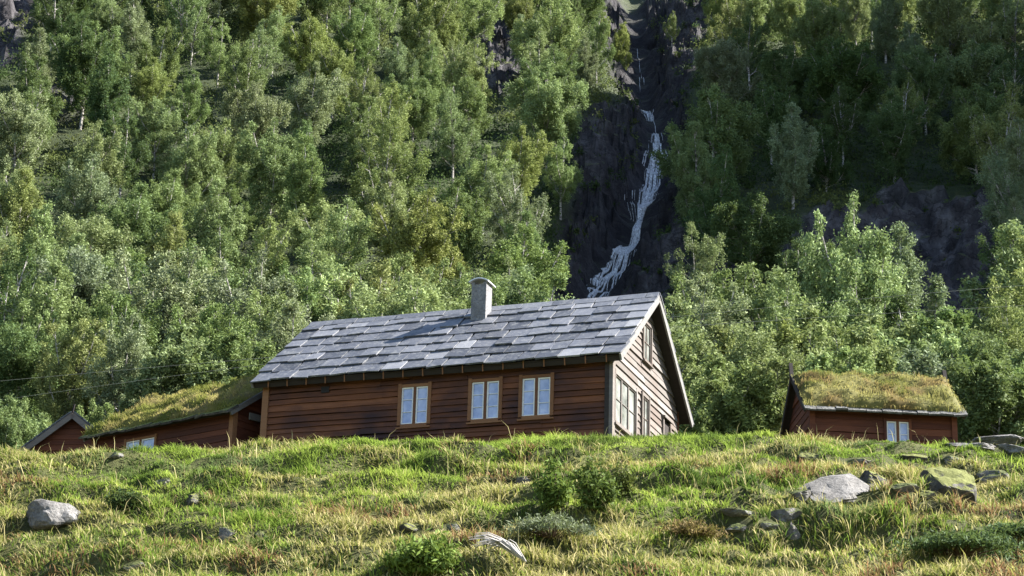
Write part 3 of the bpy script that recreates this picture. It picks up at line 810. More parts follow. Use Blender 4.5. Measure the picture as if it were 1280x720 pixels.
        Vt = np.concatenate([Vt, np.array(sk)]); col = np.concatenate([col, col[ring]*.5])
        R = len(ring); ql = []
        for k in range(R): ql += [ring[k], b0+k, b0+(k+1) % R, ring[(k+1) % R]]
        # blades
        nb = int(900*(L+2*og)*SL)
        k = g.integers(0, len(UU.ravel()), nb)
        ju = g.uniform(-.07, .07, nb); jv = g.uniform(-.06, .06, nb)
        P = Vt[:b0][k]+np.stack([ju, jv*ca, np.where(side.ravel()[k], -jv*sa, jv*sa)], 1)
        bc = tc(cn[k]+g.normal(0, .1, nb), cn2[k]+g.normal(0, .15, nb))*g.uniform(.7, 1.3, (nb, 1))
        ln = g.uniform(.04, .11, nb)*(1+1.6*smooth(.55, .8, vnoise(UU.ravel()[k]*2.2, VV.ravel()[k]*2.6, 5))); an = g.uniform(0, 2*PI, nb); lm = g.uniform(.1, .8, nb)
        dv = np.where(side.ravel()[k], .35, -.35)
        v2, l2, s2, t2, c2 = make_blades(P, ln, np.full(nb, .018), np.stack([np.cos(an)*lm, np.sin(an)*lm+dv], 1), bc, g)
        Lall = np.concatenate([Lp, np.array(ql), l2+len(Vt)])
        nq = n+R
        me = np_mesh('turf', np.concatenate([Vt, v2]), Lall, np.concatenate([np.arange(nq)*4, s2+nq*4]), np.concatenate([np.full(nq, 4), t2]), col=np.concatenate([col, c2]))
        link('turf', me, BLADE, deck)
    return root, rf, deck
# low wing left of the cabin
WA = aty(291, 515, 59.0)
oh_, s_ = .35, 1.05/2.1
wing, rfw, deckw = turf_house('turf_roofed_wing', 'low log wing with mossy grass roof at the left end of the cabin', 'farm building',
    (WA[0]+.02, WA[1]+.25, WA[2]+.20-2.5), -.64, 5.7, 4.2, 2.5, 1.42, .35, .18, W_RED, 21, window=(-4.3, -3.1, 1.25, 2.02, W_CASE),
    turf_cols=(np.array([.18, .20, .045]), np.array([.31, .29, .085]), np.array([.34, .29, .12])), turf_t=.22, eave_mat=STONE_DARK)
m = MB(); m.box(.03, .25, -.5, -.42, .0, 2.3, .7); 
m = MB(); m.bar((.12, .5, 2.35), (.12, 2.6, 2.45), .05, .20, val=.9); m.build('gable_plank', W_GREY, wing)
# hut on the right
HA = aty(1003, 508, 60.)
hut, rfh, deckh = turf_house('turf_roofed_hut', 'small red brown log hut with yellowish grass roof, standing alone right of the cabin', 'hut',
    (HA[0]+4.52, HA[1]+.32+.2, HA[2]+.16-2.4), .061, 4.22, 3.3, 2.4, 1.30, .30, .26, W_RED, 33, window=(-2.02, -1.36, 1.2, 1.96),
    turf_cols=(np.array([.18, .195, .048]), np.array([.33, .31, .115]), np.array([.28, .215, .085])), turf_t=.29, left_mat=W_RED, spikes=True, verge=W_DARK)
# small gabled shed far left
SA = aty(95, 517, 66.3)
def make_shed():
    rr = random.Random(8); rise = 1.02; Wd = 2.6; H = 1.9; Ld = 3.2
    root = empty('gabled_shed', (SA[0], SA[1], SA[2]-H-rise-.10), -.12)
    tag(root, 'little dark gable fronted shed with pale bargeboards at the far left', 'shed')
    s = rise/(Wd/2); lim = lambda z: ((-Wd/2, Wd/2) if z <= H else (-Wd/2+(z-H)/s, Wd/2-(z-H)/s))
    m = MB(); m.box(-Wd/2+.05, Wd/2-.05, .05, Ld-.05, 0, H-.02); m.poly([(-Wd/2+.06, .06, H-.03), (Wd/2-.06, .06, H-.03), (0, .06, H+rise-.08)]); m.build('inner_wall', BLACK, root)
    m = MB(); boards(m, rows_to(0, H+rise-.04, .18, rr, .02), lim, [], lambda u, z, n: (u, -n, z), rr=rr); m.build('gable_wall', W_RED, root)
    m = MB(); boards(m, rows_to(0, H+rise-.04, .18, rr, .02), lim, [], lambda u, z, n: (u, Ld+n, z), rr=rr); m.build('gable_wall', W_RED, root)
    for sg in (-1, 1):
        m = MB(); boards(m, rows_to(0, H, .18, rr, .02), lambda z: (0, Ld), [], lambda u, z, n, sg=sg: (sg*(Wd/2+n), u, z), rr=rr); m.build('side_wall', W_RED, root)
    ang = math.atan(s); ca, sa = math.cos(ang), math.sin(ang); oh = .35; SL = (Wd/2+oh)/ca
    def rf(v, y, w, sg): return (sg*(Wd/2+oh-v*ca+w*sa), y, H-oh*s+v*sa+w*ca)
    m = MB()
    for sg in (-1, 1):
        m.hexa([rf(0, -.32, 0, sg), rf(SL, -.32, 0, sg), rf(SL, Ld+.3, 0, sg), rf(0, Ld+.3, 0, sg), rf(0, -.32, .06, sg), rf(SL, -.32, .06, sg), rf(SL, Ld+.3, .06, sg), rf(0, Ld+.3, .06, sg)], .3)
    roof = m.build('roof', W_DARK, root)
    m = MB()
    for sg in (-1, 1):
        for i in range(6):
            y = -.36
            while y < Ld+.3:
                y1 = y+rr.uniform(.3, .6); v0 = i*SL/6-.05; v1 = min(v0+SL/6*1.4, SL)
                a = .085; b = .065; tk = .04
                m.hexa([rf(v0, y, a, sg), rf(v1, y, b, sg), rf(v1, y1-.02, b, sg), rf(v0, y1-.02, a, sg), rf(v0, y, a+tk, sg), rf(v1, y, b+tk, sg), rf(v1, y1-.02, b+tk, sg), rf(v0, y1-.02, a+tk, sg)], rr.uniform(.0, .35)); y = y1
    m.build('slates', SLATE, roof)
    for sg in (-1, 1):
        m = MB(); y0 = -.345
        m.hexa([rf(-.05, y0, -.12, sg), rf(SL, y0, -.12, sg), rf(SL, y0+.04, -.12, sg), rf(-.05, y0+.04, -.12, sg), rf(-.05, y0, .06, sg), rf(SL, y0, .06, sg), rf(SL, y0+.04, .06, sg), rf(-.05, y0+.04, .06, sg)], .8)
        m.build('bargeboard', W_PALE, roof)
    m = MB(); m.bar((0, -.36, H+rise+.02), (.04, -.36, H+rise+.32), .05, .05, up=(1, 0, 0)); m.build('finial', W_DARK, roof)
make_shed()

# ------------------------------------------------------------------ boulders
def ico(n=3):
    import bmesh
    bm = bmesh.new(); bmesh.ops.create_icosphere(bm, subdivisions=n, radius=1.)
    V = np.array([v.co[:] for v in bm.verts]); F = [tuple(v.index for v in f.verts) for f in bm.faces]; bm.free(); return V, F
ICO = ico(4)
def boulder(name, label, px, py, w, h, mat, seed, tilt=.12, depth=.8, cat='rock', group=None, sink=.45, rz=0.):
    p = at(px, py); sc = p[1]*1.035/FPX
    W = w*sc; Hh = h*sc
    V = ICO[0].copy(); g = np.random.default_rng(seed)
    # facet by clamping against random planes
    for k in range(22):
        d = g.normal(size=3); d /= np.linalg.norm(d); lim = g.uniform(.48, .88); q = V@d; V -= np.outer(np.maximum(q-lim, 0)*.97, d)
    V += (.10*fbm(V[:, 0]*3+seed, V[:, 1]*3+V[:, 2]*2, 3, seed)[:, None]+.06*fbm(V[:, 0]*6+seed, V[:, 2]*9+V[:, 1]*5, 2, seed+3)[:, None])*ICO[0]
    V /= np.abs(V).max(0)
    V = V*np.array([W/2*1.05, max(W, Hh)*.5*depth, Hh*(1+sink)/2])
    me = bpy.data.meshes.new(name); me.from_pydata(V.tolist(), [], ICO[1]); me.update()
    me.polygons.foreach_set('use_smooth', np.ones(len(me.polygons), bool))
    try: me.set_sharp_from_angle(angle=math.radians(18))
    except Exception: pass
    o = link(name, me, mat); o.location = (p[0], p[1]+W*.2*depth, p[2]+Hh*(1+sink)/2-Hh*sink-.02); o.rotation_euler = (tilt+g.uniform(-.06, .06), g.uniform(-.12, .12), rz+g.uniform(-.3, .3))
    ROCKS.append((o.location[0], o.location[1], W, max(W, Hh)*.5*depth)); tag(o, label, cat, group); return o
ROCKS = []
B = boulder
B('boulder', 'big pale grey boulder lying in the grass at the left edge', 59, 656, 80, 34, STONE_BARE, 1)
B('boulder', 'broad light grey slab of bedrock below the turf hut', 1052, 619, 100, 30, STONE_BARE, 2, depth=1.1, tilt=.5)
B('boulder', 'dark shadowed block leaning on the broad light grey slab', 1094, 610, 36, 24, STONE_DARK, 3)
B('boulder', 'moss topped black boulder with a steep dark face, below the hut right corner', 1192, 622, 84, 44, STONE_DARK, 14, depth=.9, tilt=.3)
B('boulder', 'rounded pale boulder just right of the moss topped black boulder', 1243, 604, 44, 20, STONE_PALE, 5)
B('boulder', 'small grey stone just left of the moss topped black boulder', 1150, 590, 24, 11, STONE_MID, 6)
B('boulder', 'low mossy slab above the broad light grey slab', 1068, 582, 50, 13, STONE_MID, 7)
B('boulder', 'mossy hump of rock straight below the hut window', 1146, 575, 36, 10, STONE_DARK, 8)
B('boulder', 'mossy hump of rock below the right corner of the hut', 1192, 577, 32, 12, STONE_MID, 28)
B('boulder', 'grey stone touching the left end of the broad light grey slab', 1003, 622, 30, 14, STONE_MID, 41)
B('boulder', 'grey stone in the grass between the broad slab and the moss topped black boulder', 1130, 612, 40, 14, STONE_MID, 42)
B('boulder', 'grey stone tucked under the left side of the moss topped black boulder', 1160, 622, 26, 12, STONE_DARK, 43)
B('boulder', 'small dark stone right below the rounded pale boulder', 1262, 616, 26, 10, STONE_DARK, 44)
B('boulder', 'low mossy stone on the crest below the hut left corner', 1010, 575, 36, 12, STONE_DARK, 45)
B('boulder', 'half hidden mossy stone below the cabin gable', 868, 592, 26, 9, STONE_DARK, 46)
B('boulder', 'half hidden mossy stone left of the rounded dark green shrub', 205, 604, 24, 9, STONE_MID, 47)
g_ = 'flat stones of the broken outcrop right of centre'
B('rock_slab', 'uppermost flat stone of the broken outcrop', 928, 644, 54, 11, STONE_PALE, 9, group=g_, depth=.7)
B('rock_slab', 'largest stone of the broken outcrop, at its upper right', 982, 652, 52, 20, STONE_MID, 10, group=g_, depth=.7)
B('rock_slab', 'lower left flat stone of the broken outcrop', 925, 662, 38, 11, STONE_PALE, 11, group=g_, depth=.7)
B('rock_slab', 'flat stone in the middle of the broken outcrop', 962, 660, 34, 11, STONE_MID, 12, group=g_, depth=.7)
B('rock_slab', 'upright dark grey stone at the lower right end of the broken outcrop', 992, 674, 20, 24, STONE_MID, 13, group=g_, depth=.7)
B('rock_slab', 'long flat pale stone between the outcrop and the light grey slab', 1030, 626, 54, 10, STONE_PALE, 15, depth=.7)
B('boulder', 'pale stone alone in the grass near the right edge', 1234, 670, 32, 15, STONE_PALE, 16)
B('boulder', 'small grey stone in a hollow beside the leafy shrubs', 656, 606, 22, 13, STONE_MID, 17)
B('boulder', 'small pale stone low in the grass left of centre', 283, 670, 20, 14, STONE_PALE, 18)
B('boulder', 'small flat stone right of the small pale stone left of centre', 326, 669, 22, 8, STONE_MID, 19)
B('boulder', 'grey stone at the bottom edge left of centre', 165, 712, 34, 14, STONE_MID, 20)
B('boulder', 'dark stone in a hollow below the cabin left end', 241, 630, 24, 15, STONE_DARK, 21)
B('boulder', 'pale angular stone half buried at bottom centre', 563, 662, 26, 11, STONE_PALE, 22)
B('boulder', 'dark flat stone half buried left of the pale angular stone', 515, 664, 36, 12, STONE_DARK, 23)
B('boulder', 'pale stone on the crest in front of the small shed', 78, 560, 22, 9, STONE_PALE, 24)
B('boulder', 'pale stone on the crest in front of the turf roofed wing', 143, 572, 30, 10, STONE_PALE, 25)
B('rock_slab', 'pale layered ledge rock beside the hut right corner', 1222, 560, 84, 11, STONE_BARE, 26, depth=.7)
B('rock_slab', 'upper grey ledge rock behind the hut right corner', 1252, 550, 70, 10, STONE_BARE, 27, depth=.7)
B('rock_slab', 'mossy ledge rock at the right edge beside the hut', 1278, 564, 60, 12, STONE_BARE, 29, depth=.7)

make_grass()
# ------------------------------------------------------------------ leaves and trees
def leaf_quads(P, ln, wd, rr, up=.25):
    n = len(P)
    d = rr.normal(size=(n, 3)); d[:, 2] -= .25; d /= np.linalg.norm(d, axis=1)[:, None]
    q = rr.normal(size=(n, 3)); q[:, 2] += up*2; s = np.cross(d, q); s /= np.linalg.norm(s, axis=1)[:, None]
    a = d*(ln/2)[:, None]; b = s*(wd/2)[:, None]
    V = np.stack([P-a, P+b-a*.1, P+a, P-b-a*.1], 1).reshape(-1, 3)
    return V
def leaf_mesh(name, V, val):
    n = len(V)//4
    return np_mesh(name, V, np.arange(4*n), np.arange(n)*4, np.full(n, 4), val=val)
def make_tree(seed, h, rad, nl, ncl, per, low=.22, tight=.36, lw=(.17, .085), gap=0., bare=0.):
    """one tree: trunk, upright leaders and limbs as one mesh; crown of leaf sized faces in dense clumps along the leaders"""
    g = np.random.default_rng(seed); mb = MB()
    bend = g.normal(0, .03*h, 2); ph = g.uniform(0, 6)
    def axis_pt(z):
        t = z/h; return np.array([bend[0]*t*t+.05*math.sin(ph+t*7), bend[1]*t*t+.05*math.cos(ph+t*6), z])
    zs = np.linspace(-.5, h*.97, 11)
    mb.tube([axis_pt(z) if z >= 0 else np.array([axis_pt(0)[0], axis_pt(0)[1], z]) for z in zs], [.0115*h*(1-.88*max(z, 0)/h) for z in zs], 7)
    vs = []; Vs = []
    leaders = [(None, low, 1.0, rad*.46)]
    a0 = g.uniform(0, 6.28)
    for k in range(nl):
        zb_ = g.uniform(low*.5, .55); zt = min(.97, zb_+g.uniform(.30, .50)); a = a0+k*2.4+g.normal(0, .3)
        leaders.append((a, zb_, zt, rad*g.uniform(.22, .36)))
    wsum = sum((l[2]-l[1])*l[3] for l in leaders)
    for a, b_, t_, rl in leaders:
        R = rad*g.uniform(.5, .92)*(1.15-.55*b_)
        def lp(u):
            z = h*(b_+(t_-b_)*u); p = axis_pt(z)
            if a is not None:
                r = R*(u**.6)*(1-.15*u); p = p+np.array([math.cos(a)*r, math.sin(a)*r, 0])
            return p
        if a is not None: mb.tube([lp(0), lp(.25), lp(.6), lp(.97)], [.007*h, .005*h, .003*h, .0012*h], 5)
        n_ = max(5, int(ncl*(t_-b_)*rl/wsum))
        for q in range(n_):
            u = .12+.88*(q+g.random())/n_ if a is not None else (q+g.random())/n_
            w = rl*(math.sin(PI*min(1, .18+.8*u)))**.75
            an = g.uniform(0, 6.28) if g.random() > gap else g.uniform(0, 2.5)
            rr_ = w*math.sqrt(g.uniform(.1, 1))
            c = lp(u)+np.array([math.cos(an)*rr_, math.sin(an)*rr_, g.normal(0, .08)])
            if rr_ > .4*w and g.random() < .7: mb.tube([lp(max(0, u-.12)), c], [.0025*h, .001*h], 4)
            if g.random() < bare: continue
            sz = tight*g.uniform(.65, 1.25)*(1.0 if u < .85 else .75)
            n = int(per*g.uniform(.8, 1.25)*(sz/tight)**1.6)
            d = g.normal(size=(n, 3)); d /= np.linalg.norm(d, axis=1)[:, None]
            el = g.uniform(.95, 1.55); p = d*(sz*np.abs(g.normal(.73, .25, n))[:, None])*np.array([.86, .86, el])
            ou = np.array([math.cos(an), math.sin(an)])*g.uniform(.1, .55)
            p[:, :2] += ou[None]*p[:, 2:3]; p[:, 2] -= .22*(p[:, 0]**2+p[:, 1]**2)/sz
            if g.random() < .5:      # a loose drooping spray
                m_ = n//5; tt = g.random(m_); p[:m_] = np.stack([ou[0]*2*sz*tt, ou[1]*2*sz*tt, -sz*(.4+1.5*tt)], 1)+g.normal(size=(m_, 3))*sz*.16
            Vs.append(leaf_quads(c+p, g.uniform(.7, 1.35, n)*lw[0], g.uniform(.7, 1.3, n)*lw[1], g))
            vs.append(np.clip(g.normal(.42, .13)+g.normal(0, .15, n), 0, 1))
    cr = leaf_mesh('crown', np.concatenate(Vs), np.concatenate(vs))
    return mb.mesh('trunk'), cr
def lib(kind, args, bark):
    tr, cr = make_tree(*args[0:1], **args[1]); tr.materials.append(bark); cr.materials.append(LEAF); return dict(kind=kind, tr=tr, cr=cr, h=args[1]['h'])
D = dict
LW = (.135, .062)
LIB = [
 lib('round', (101, D(h=8., rad=2.8, nl=9, ncl=168, per=234, low=.14, tight=0.386, lw=LW)), BARK),
 lib('broad', (102, D(h=7.4, rad=3.2, nl=11, ncl=189, per=234, low=.12, tight=0.403, lw=LW)), BARK),
 lib('slender', (103, D(h=9., rad=2.0, nl=6, ncl=147, per=222, low=.14, tight=0.370, lw=LW)), BARK),
 lib('round', (104, D(h=8.2, rad=2.7, nl=8, ncl=154, per=234, low=.18, gap=.2, tight=0.386, lw=LW)), BARK),
 lib('open', (105, D(h=8.8, rad=2.5, nl=7, ncl=133, per=163, low=.26, tight=0.353, bare=.12, lw=LW)), BARK),
 lib('broad', (106, D(h=7.0, rad=3.1, nl=10, ncl=182, per=234, low=.10, tight=0.403, lw=LW)), BARK),
 lib('slender', (107, D(h=8.6, rad=2.2, nl=7, ncl=154, per=222, low=.12, tight=0.370, lw=LW)), BARK),
 lib('open', (108, D(h=8.4, rad=2.7, nl=9, ncl=147, per=163, low=.22, tight=0.361, gap=.2, bare=.15, lw=LW)), BARK),
 lib('bushy', (109, D(h=4.6, rad=2.3, nl=10, ncl=175, per=268, low=.02, tight=0.269, lw=(.12, .055))), BARK),
 lib('bushy', (110, D(h=5.0, rad=2.0, nl=8, ncl=161, per=268, low=.02, tight=0.269, lw=(.12, .055))), BARK),
 lib('tall', (111, D(h=11., rad=2.0, nl=7, ncl=125, per=163, low=.36, tight=0.353, lw=LW)), BARK2),
]
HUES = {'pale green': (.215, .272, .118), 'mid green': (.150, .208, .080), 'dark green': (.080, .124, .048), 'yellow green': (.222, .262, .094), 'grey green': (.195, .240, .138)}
TREES = []; GRP = 'birch trees of the mountainside wood'
def plant(x, y, k, h, hue, rz=None, extra=None, wide=1.):
    P = LIB[k]; s = h/P['h']
    root = empty('birch_tree' if P['kind'] != 'tall' else 'pine_tree', (x, y, hz(x, y)-.1), rng.uniform(0, 6.28) if rz is None else rz)
    root.scale = (s*wide, s*wide, s)
    tr = bpy.data.objects.new('trunk', P['tr']); cr = bpy.data.objects.new('crown', P['cr'])
    COL.objects.link(tr); COL.objects.link(cr); tr.parent = root; cr.parent = root
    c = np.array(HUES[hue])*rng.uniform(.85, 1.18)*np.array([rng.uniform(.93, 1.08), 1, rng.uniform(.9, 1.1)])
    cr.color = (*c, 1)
    TREES.append(dict(o=root, x=x, y=y, z=hz(x, y), h=h, hue=hue, kind=P['kind'], extra=extra))
def plant_px(px, top, y, k, hue, wide=1., hmin=3.):
    """a tree standing at depth y on the slope under the column px, tall enough to reach the height seen there"""
    d = ray(px, top); x = d[0]/d[1]*y; zt = d[2]/d[1]*y
    plant(x, y, k, max(hmin, zt-hz(x, y)), hue, wide=wide)
# trees that can be told apart near the foot of the slope
for a in [(1072, 262, 124, 3, 'pale green', .85), (1128, 280, 128, 2, 'grey green', 1.05), (1030, 300, 150, 1, 'dark green'), (1000, 305, 152, 0, 'dark green'),
          (1262, 278, 118, 2, 'pale green', 1.2), (1290, 300, 112, 0, 'yellow green'), 
          (862, 352, 108, 3, 'grey green', 1.15), (838, 372, 100, 8, 'pale green'), (905, 345, 120, 0, 'mid green', 1.1), (948, 334, 122, 5, 'pale green', 1.2), (985, 352, 118, 1, 'pale green'),
          (890, 408, 92, 8, 'yellow green', 1.2), (930, 400, 90, 5, 'pale green', 1.2), (975, 402, 92, 9, 'yellow green', 1.2), (1015, 392, 96, 8, 'pale green', 1.2), (850, 430, 84, 9, 'pale green', 1.3), (905, 450, 78, 8, 'yellow green', 1.3),
          (955, 452, 78, 9, 'pale green', 1.4), (1050, 405, 100, 5, 'yellow green', 1.2), (1100, 400, 104, 8, 'pale green', 1.3), (1150, 392, 104, 9, 'mid green', 1.3), (1180, 402, 100, 8, 'pale green', 1.3), (1222, 410, 98, 5, 'mid green', 1.2), (1262, 380, 102, 0, 'yellow green', 1.1), (1240, 440, 84, 8, 'mid green', 1.3),
          (1075, 440, 88, 9, 'pale green', 1.4), (1150, 440, 88, 8, 'grey green', 1.4), (1025, 445, 86, 8, 'pale green', 1.4), (1210, 448, 88, 9, 'mid green', 1.3), (1280, 440, 90, 8, 'mid green', 1.3),
          (30, 498, 76, 9, 'pale green', 1.2), (118, 502, 74, 9, 'mid green', .9), (5, 520, 72, 8, 'mid green', 1.1),
          (208, 322, 118, 0, 'grey green', 1.2), (330, 362, 110, 1, 'pale green', 1.2), (368, 380, 104, 5, 'grey green', 1.1), (270, 385, 100, 0, 'mid green', 1.1), (235, 410, 92, 8, 'pale green', 1.3), (160, 400, 96, 3, 'grey green', 1.1), (95, 400, 98, 0, 'yellow green', 1.1), (300, 420, 92, 8, 'mid green', 1.3),
          (435, 332, 122, 1, 'pale green', 1.2), (470, 338, 120, 0, 'yellow green', 1.15), (505, 345, 118, 5, 'pale green', 1.2), (545, 335, 124, 3, 'mid green', 1.1), (395, 340, 120, 0, 'mid green'),
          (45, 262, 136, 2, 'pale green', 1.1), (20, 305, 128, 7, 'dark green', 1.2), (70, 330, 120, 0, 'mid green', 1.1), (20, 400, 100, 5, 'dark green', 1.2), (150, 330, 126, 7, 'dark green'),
          (650, 205, 170, 7, 'grey green', 1.2), (840, 14, 262, 4, 'yellow green', 1.0), (695, -12, 262, 10, 'mid green', 1.1), (722, -5, 262, 10, 'mid green', 1.1), (750, 18, 258, 0, 'yellow green'), (775, 30, 262, 2, 'yellow green', 1.2), (720, 60, 246, 5, 'pale green')]:
    plant_px(*a[:5], **({'wide': a[5]} if len(a) > 5 else {}))
# the rest of the wood, spread over the slope
def scatter():
    pts = [(t['x'], t['y'], 3.2) for t in TREES]; g = np.random.default_rng(4)
    for scale in (1.12, 1.0, .9, .82, .75):
        tries = 0
        while tries < 9000 and len(TREES) < 297:
            tries += 1
            y = math.sqrt(g.uniform(112**2, 306**2)); x = g.uniform(-.256, .256)*y
            z = float(zb(y)); h = g.uniform(7.8, 11.4)*(1.05 if y > 230 else 1.)
            P = np.array([[x, y, z], [x, y, z+h*.55], [x, y, z+h*.95]]); qx, qy = project(P)
            if qx[1] < -25 or qx[1] > 1305 or qy[2] > 480 or qy[0] < -40: continue
            if 330 < qx[1] < 840 and qy[2] > 404-(qx[1]-393)*.085-12: continue      # wholly behind the cabin
            rmv = polymask(qx, qy, ROCK, 5.)
            if rmv[0] > .5 or rmv[1] > .35 or rmv[2] > .5 or (qx[1] > 850 and rmv.max() > .25): continue
            if qx[1] > 820 and y < 150 and qy[2] < 330: continue
            if 690 < qx[1] < 870 and y < 160: continue
            r = (5.4 if y < 170 else (6.2 if y < 230 else 7.0))*scale
            if any((x-a)**2+(y-b)**2 < (r*.5+c*scale*.5)**2 for a, b, c in pts): continue
            pts.append((x, y, r/scale))
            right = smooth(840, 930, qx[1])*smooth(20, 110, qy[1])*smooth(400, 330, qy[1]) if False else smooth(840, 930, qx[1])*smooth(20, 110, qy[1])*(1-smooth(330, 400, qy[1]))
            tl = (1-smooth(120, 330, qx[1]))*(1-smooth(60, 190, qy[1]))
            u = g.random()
            if u < max(right*.6, tl*.75): hue = 'dark green'  # upper left and right slope shade is put into the crown colour here
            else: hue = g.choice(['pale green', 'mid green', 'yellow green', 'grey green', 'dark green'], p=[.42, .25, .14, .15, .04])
            k = int(g.choice([0, 1, 2, 3, 4, 5, 6, 7], p=[.17, .12, .12, .15, .13, .09, .10, .12]))
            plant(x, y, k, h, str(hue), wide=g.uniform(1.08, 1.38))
        print('trees', len(TREES), scale)
scatter()

# labels that say which tree
def tree_labels():
    P = np.array([[t['x'], t['y'], t['z']+t['h']*.6] for t in TREES]); X, Y = project(P)
    cols = [(60, 'at left picture edge'), (140, 'above the small shed'), (215, 'above turf wing left half'), (310, 'above turf wing right half'), (400, 'above cabin roof left end'),
            (490, 'above cabin roof left of centre'), (570, 'above roof just left of chimney'), (635, 'straight above the chimney'), (720, 'between chimney and waterfall'), (800, 'close left of the waterfall'), (865, 'close right of the waterfall'),
            (925, 'above the pale gable'), (990, 'between cabin and turf hut'), (1065, 'above the hut left gable'), (1135, 'above the hut window'), (1210, 'above the hut right corner'), (9999, 'at the right picture edge')]
    rows = [(45, 'in topmost tier'), (105, 'in second highest tier'), (165, 'high on slope'), (225, 'halfway up slope'), (285, 'below mid slope'), (345, 'low on slope'), (410, 'near slope foot'), (9999, 'at slope foot')]
    hm = {k: np.median([t['h'] for t in TREES if t['kind'] == k]) for k in set(t['kind'] for t in TREES)}
    lab = {}
    for i, t in enumerate(TREES):
        c = next(n for v, n in cols if X[i] < v); r = next(n for v, n in rows if Y[i] < v)
        sp = 'pine' if t['kind'] == 'tall' else 'birch'
        kd = {'tall': 'tall bare stemmed'}.get(t['kind'], t['kind'])
        t['lab'] = (t['hue'], kd, sp, r, c); lab.setdefault(t['lab'], []).append(i)
    for key, ids in lab.items():
        ids.sort(key=lambda i: X[i])
        for q, i in enumerate(ids):
            hue, kd, sp, r, c = key
            w = ''
            if len(ids) == 2: w = ('left ', 'right ')[q]
            elif len(ids) > 2: w = ('left ', 'middle ', 'right ', 'far right ')[min(q, 3)]
            tag(TREES[i]['o'], f'{w}{hue} {kd} {sp} {r}, {c}', 'tree', GRP if sp == 'birch' else 'pines at the top of the wood')
tree_labels()

# undergrowth between the trees
def undergrowth():
    g = np.random.default_rng(9); n = 10500
    y = np.sqrt(g.uniform(70**2, 305**2, n)); x = g.uniform(-.275, .275, n)*y
    rm = rockmask(x, y); k = (g.random(n) > rm*np.where(np.abs(x-np.interp(y, GW[:, 1], GW[:, 0])) < 11, .38, .78))
    gx = np.interp(y, GW[:, 1], GW[:, 0]); k &= ~((np.abs(x-gx) < 2.2) & (y > 130)); k &= ~((y < 74) & (x > 11)); x, y, rm = x[k], y[k], rm[k]; n = len(x)
    z = height(x, y); per = 56
    sz = g.uniform(.35, 1.0, n)*(1-.5*rm)*np.where((g.random(n) < .3) & (y > 105), 1.7, 1.)
    c = np.stack([x, y, z+sz*.62], 1)
    P = (c[:, None, :]+g.normal(size=(n, per, 3))*sz[:, None, None]*np.array([.62, .62, .62])).reshape(-1, 3)
    N = len(P)
    V = leaf_quads(P, g.uniform(.2, .42, N), g.uniform(.10, .2, N), g)
    hue = fbm(x*.1, y*.1, 3, 91); w = smooth(-.2, .3, hue)[:, None]
    cc = np.array([.05, .08, .026])*(1-w)+np.array([.115, .14, .045])*w
    cc = cc*g.uniform(.7, 1.3, (n, 1)); C = np.repeat(cc, per*4, 0)
    me = np_mesh('undergrowth', V, np.arange(4*N), np.arange(N)*4, np.full(N, 4), col=C)
    tag(link('undergrowth', me, BLADE), 'low green scrub between the birch trunks on the slope', 'undergrowth', None, 'stuff')
undergrowth()

# ------------------------------------------------------------------ shrubs and plants on the knoll
def shrub(name, label, px, py, w, h, hue, seed, n=26, per=80, lf=(.075, .035), cat='shrub', upright=.0, group=None):
    p = at(px, py); sc = p[1]*1.035/FPX; W = w*sc; Hh = h*sc; g = np.random.default_rng(seed)
    root = empty(name, (p[0], p[1]+.1, hz(p[0], p[1]+.1)-.03)); tag(root, label, cat, group)
    mb = MB(); Vs = []; vs = []
    for k in range(n):
        a = g.uniform(0, 2*PI); r = math.sqrt(g.random()); zz = Hh*(1-.55*r*r)*g.uniform(.45, 1.)
        c = np.array([math.cos(a)*r*W*.46, math.sin(a)*r*W*.36, zz])
        mb.tube([(c[0]*.2, c[1]*.2, 0), c*np.array([.65, .65, .55]), c], [.010, .007, .003], 4)
        if upright > 0:
            t = g.random(per)**.7; q = c*np.stack([.25+.75*t, .25+.75*t, t], 1)+g.normal(size=(per, 3))*np.array([.07, .07, .05])
        else: q = c+g.normal(size=(per, 3))*np.array([W*.11, W*.10, Hh*.10])
        q[:, 2] = np.maximum(q[:, 2], .02)
        Vs.append(leaf_quads(q, g.uniform(.7, 1.4, per)*lf[0], g.uniform(.7, 1.4, per)*lf[1], g)); vs.append(np.clip(g.normal(.42, .15)+g.normal(0, .16, per), 0, 1))
    mb.build('stems', BARK2, root)
    f = link('foliage', leaf_mesh('foliage', np.concatenate(Vs), np.concatenate(vs)), LEAF, root); f.color = (*hue, 1)
shrub('shrub', 'rounded dark green shrub on the left of the knoll', 157, 643, 58, 34, (.055, .085, .03), 201, n=34, per=60, lf=(.09, .03), upright=1)
shrub('leafy_shrub', 'upright dark leafy shrub below the third cabin window', 742, 645, 64, 84, (.085, .125, .03), 202, n=26, per=90, upright=1, lf=(.10, .035))
shrub('leafy_shrub', 'upright mid green leafy shrub left of the darkest shrub', 692, 645, 56, 66, (.12, .18, .04), 203, n=22, per=85, upright=1, lf=(.11, .035))
shrub('leafy_shrub', 'smallest leafy shrub, standing just right of the darkest shrub', 776, 628, 36, 50, (.09, .11, .03), 204, n=16, per=60, upright=1)
shrub('shrub', 'bright green bush at the bottom edge beside the bleached branch', 528, 728, 100, 56, (.13, .19, .04), 205, n=40, per=80, lf=(.13, .04), upright=1)
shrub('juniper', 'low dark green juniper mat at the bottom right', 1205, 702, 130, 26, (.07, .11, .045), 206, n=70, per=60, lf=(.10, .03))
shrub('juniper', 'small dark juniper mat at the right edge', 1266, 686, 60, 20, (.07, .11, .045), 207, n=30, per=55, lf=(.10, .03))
shrub('heather', 'grey green heather patch below the leafy shrubs', 690, 680, 100, 26, (.14, .165, .10), 208, n=50, per=45, lf=(.09, .025))
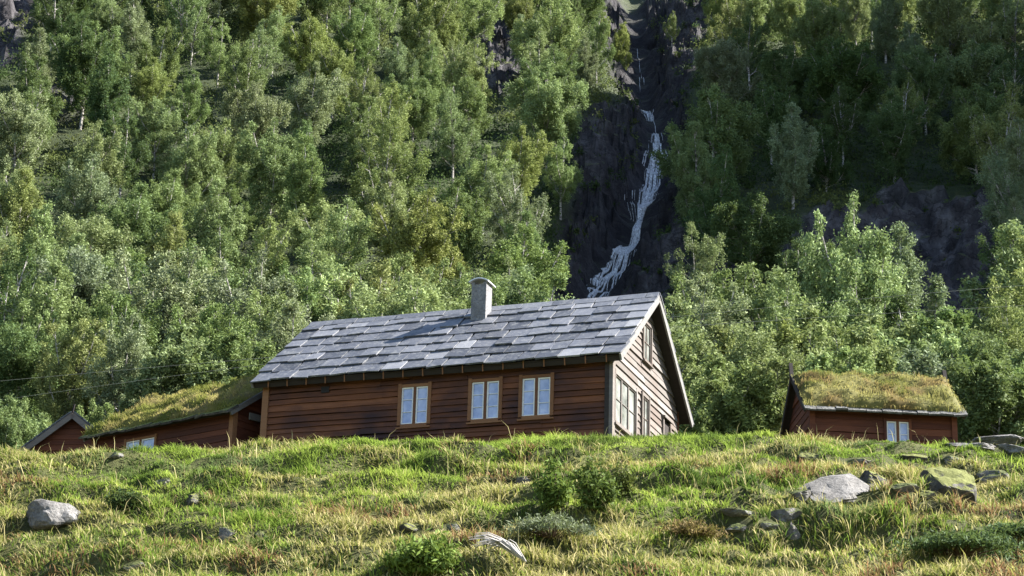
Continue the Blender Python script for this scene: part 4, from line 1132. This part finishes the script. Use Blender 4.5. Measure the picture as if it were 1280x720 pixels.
shrub('heather', 'brownish heather patch left of the broken outcrop', 860, 668, 80, 22, (.17, .12, .05), 209, n=40, per=45, lf=(.09, .025))
shrub('shrub', 'small bush on the mound behind the hut right corner', 1232, 528, 40, 26, (.16, .17, .045), 210, n=24, per=70)
# bleached dead branch at the bottom centre
def dead_branch():
    p = at(622, 708)+np.array([0, -.1, .12]); g = np.random.default_rng(3); mb = MB(); rt = np.array(p)
    root_end = np.array([.45, .0, -.05])
    for k in range(48):
        a = g.uniform(-.8, .9); L = g.uniform(.45, 1.0); q = root_end+np.array([-math.cos(a)*L, g.uniform(-.15, .15), .12+.30*L*g.uniform(.3, 1.1)])
        m1 = (root_end+q)/2+np.array([0, g.normal(0, .04), .14]); m2 = (m1+q)/2+np.array([0, 0, .05])
        mb.tube([root_end, m1, m2, q], [.013, .010, .007, .003], 4)
    o = mb.build('dead_branch', DEADWOOD); o.location = p; tag(o, 'bleached fan of dead twigs lying in the grass at bottom centre', 'branch')
dead_branch()
# ------------------------------------------------------------------ power cables
def cable(label, pts, y):
    mb = MB(); P = [aty(px, py, y) for px, py in pts]
    xs = np.array([p[0] for p in P]); zs = np.array([p[2] for p in P]); cf = np.polyfit(xs, zs, 2)
    X = np.linspace(-70, 70, 60); mb.tube([(x, y, np.polyval(cf, x)) for x in X], [.0045]*60, 5)
    tag(mb.build('power_cable', CABLE), label, 'cable', 'cables strung across behind the cabin')
cable('upper thin power cable crossing the trees behind the buildings', [(0, 477), (66, 469), (640, 425), (1027, 394), (1280, 383)], 72.)
cable('lower thin power cable crossing the trees behind the buildings', [(0, 502), (66, 488), (640, 420), (1158, 362), (1280, 360)], 73.)

# ------------------------------------------------------------------ light
AZ, EL = math.radians(85), math.radians(40)    # azimuth clockwise from +Y
sdir = Vector((math.sin(AZ)*math.cos(EL), math.cos(AZ)*math.cos(EL), math.sin(EL)))
sl = bpy.data.lights.new('sun', 'SUN'); sl.energy = 5.0; sl.angle = math.radians(.5); sl.color = (1, .955, .88)
so = bpy.data.objects.new('sun', sl); COL.objects.link(so); so.rotation_euler = (-sdir).to_track_quat('-Z', 'Y').to_euler()
w = bpy.data.worlds.new('World'); scene.world = w; w.use_nodes = True
nt = w.node_tree; bg = nt.nodes['Background']
sk = nt.nodes.new('ShaderNodeTexSky'); sk.sky_type = 'NISHITA'; sk.sun_disc = False; sk.sun_elevation = EL; sk.sun_rotation = AZ
sk.air_density = 1.; sk.dust_density = .6; sk.ozone_density = 1.2
nt.links.new(sk.outputs[0], bg.inputs[0]); bg.inputs[1].default_value = .06
vs = scene.view_settings; vs.view_transform = 'Standard'; vs.look = 'None'; vs.exposure = 2.2; vs.gamma = 1.; vs.use_curve_mapping = False
scene.cycles.max_bounces = 6; scene.cycles.diffuse_bounces = 3; scene.cycles.glossy_bounces = 2; scene.cycles.transmission_bounces = 3; scene.cycles.transparent_max_bounces = 12
scene.cycles.use_denoising = True
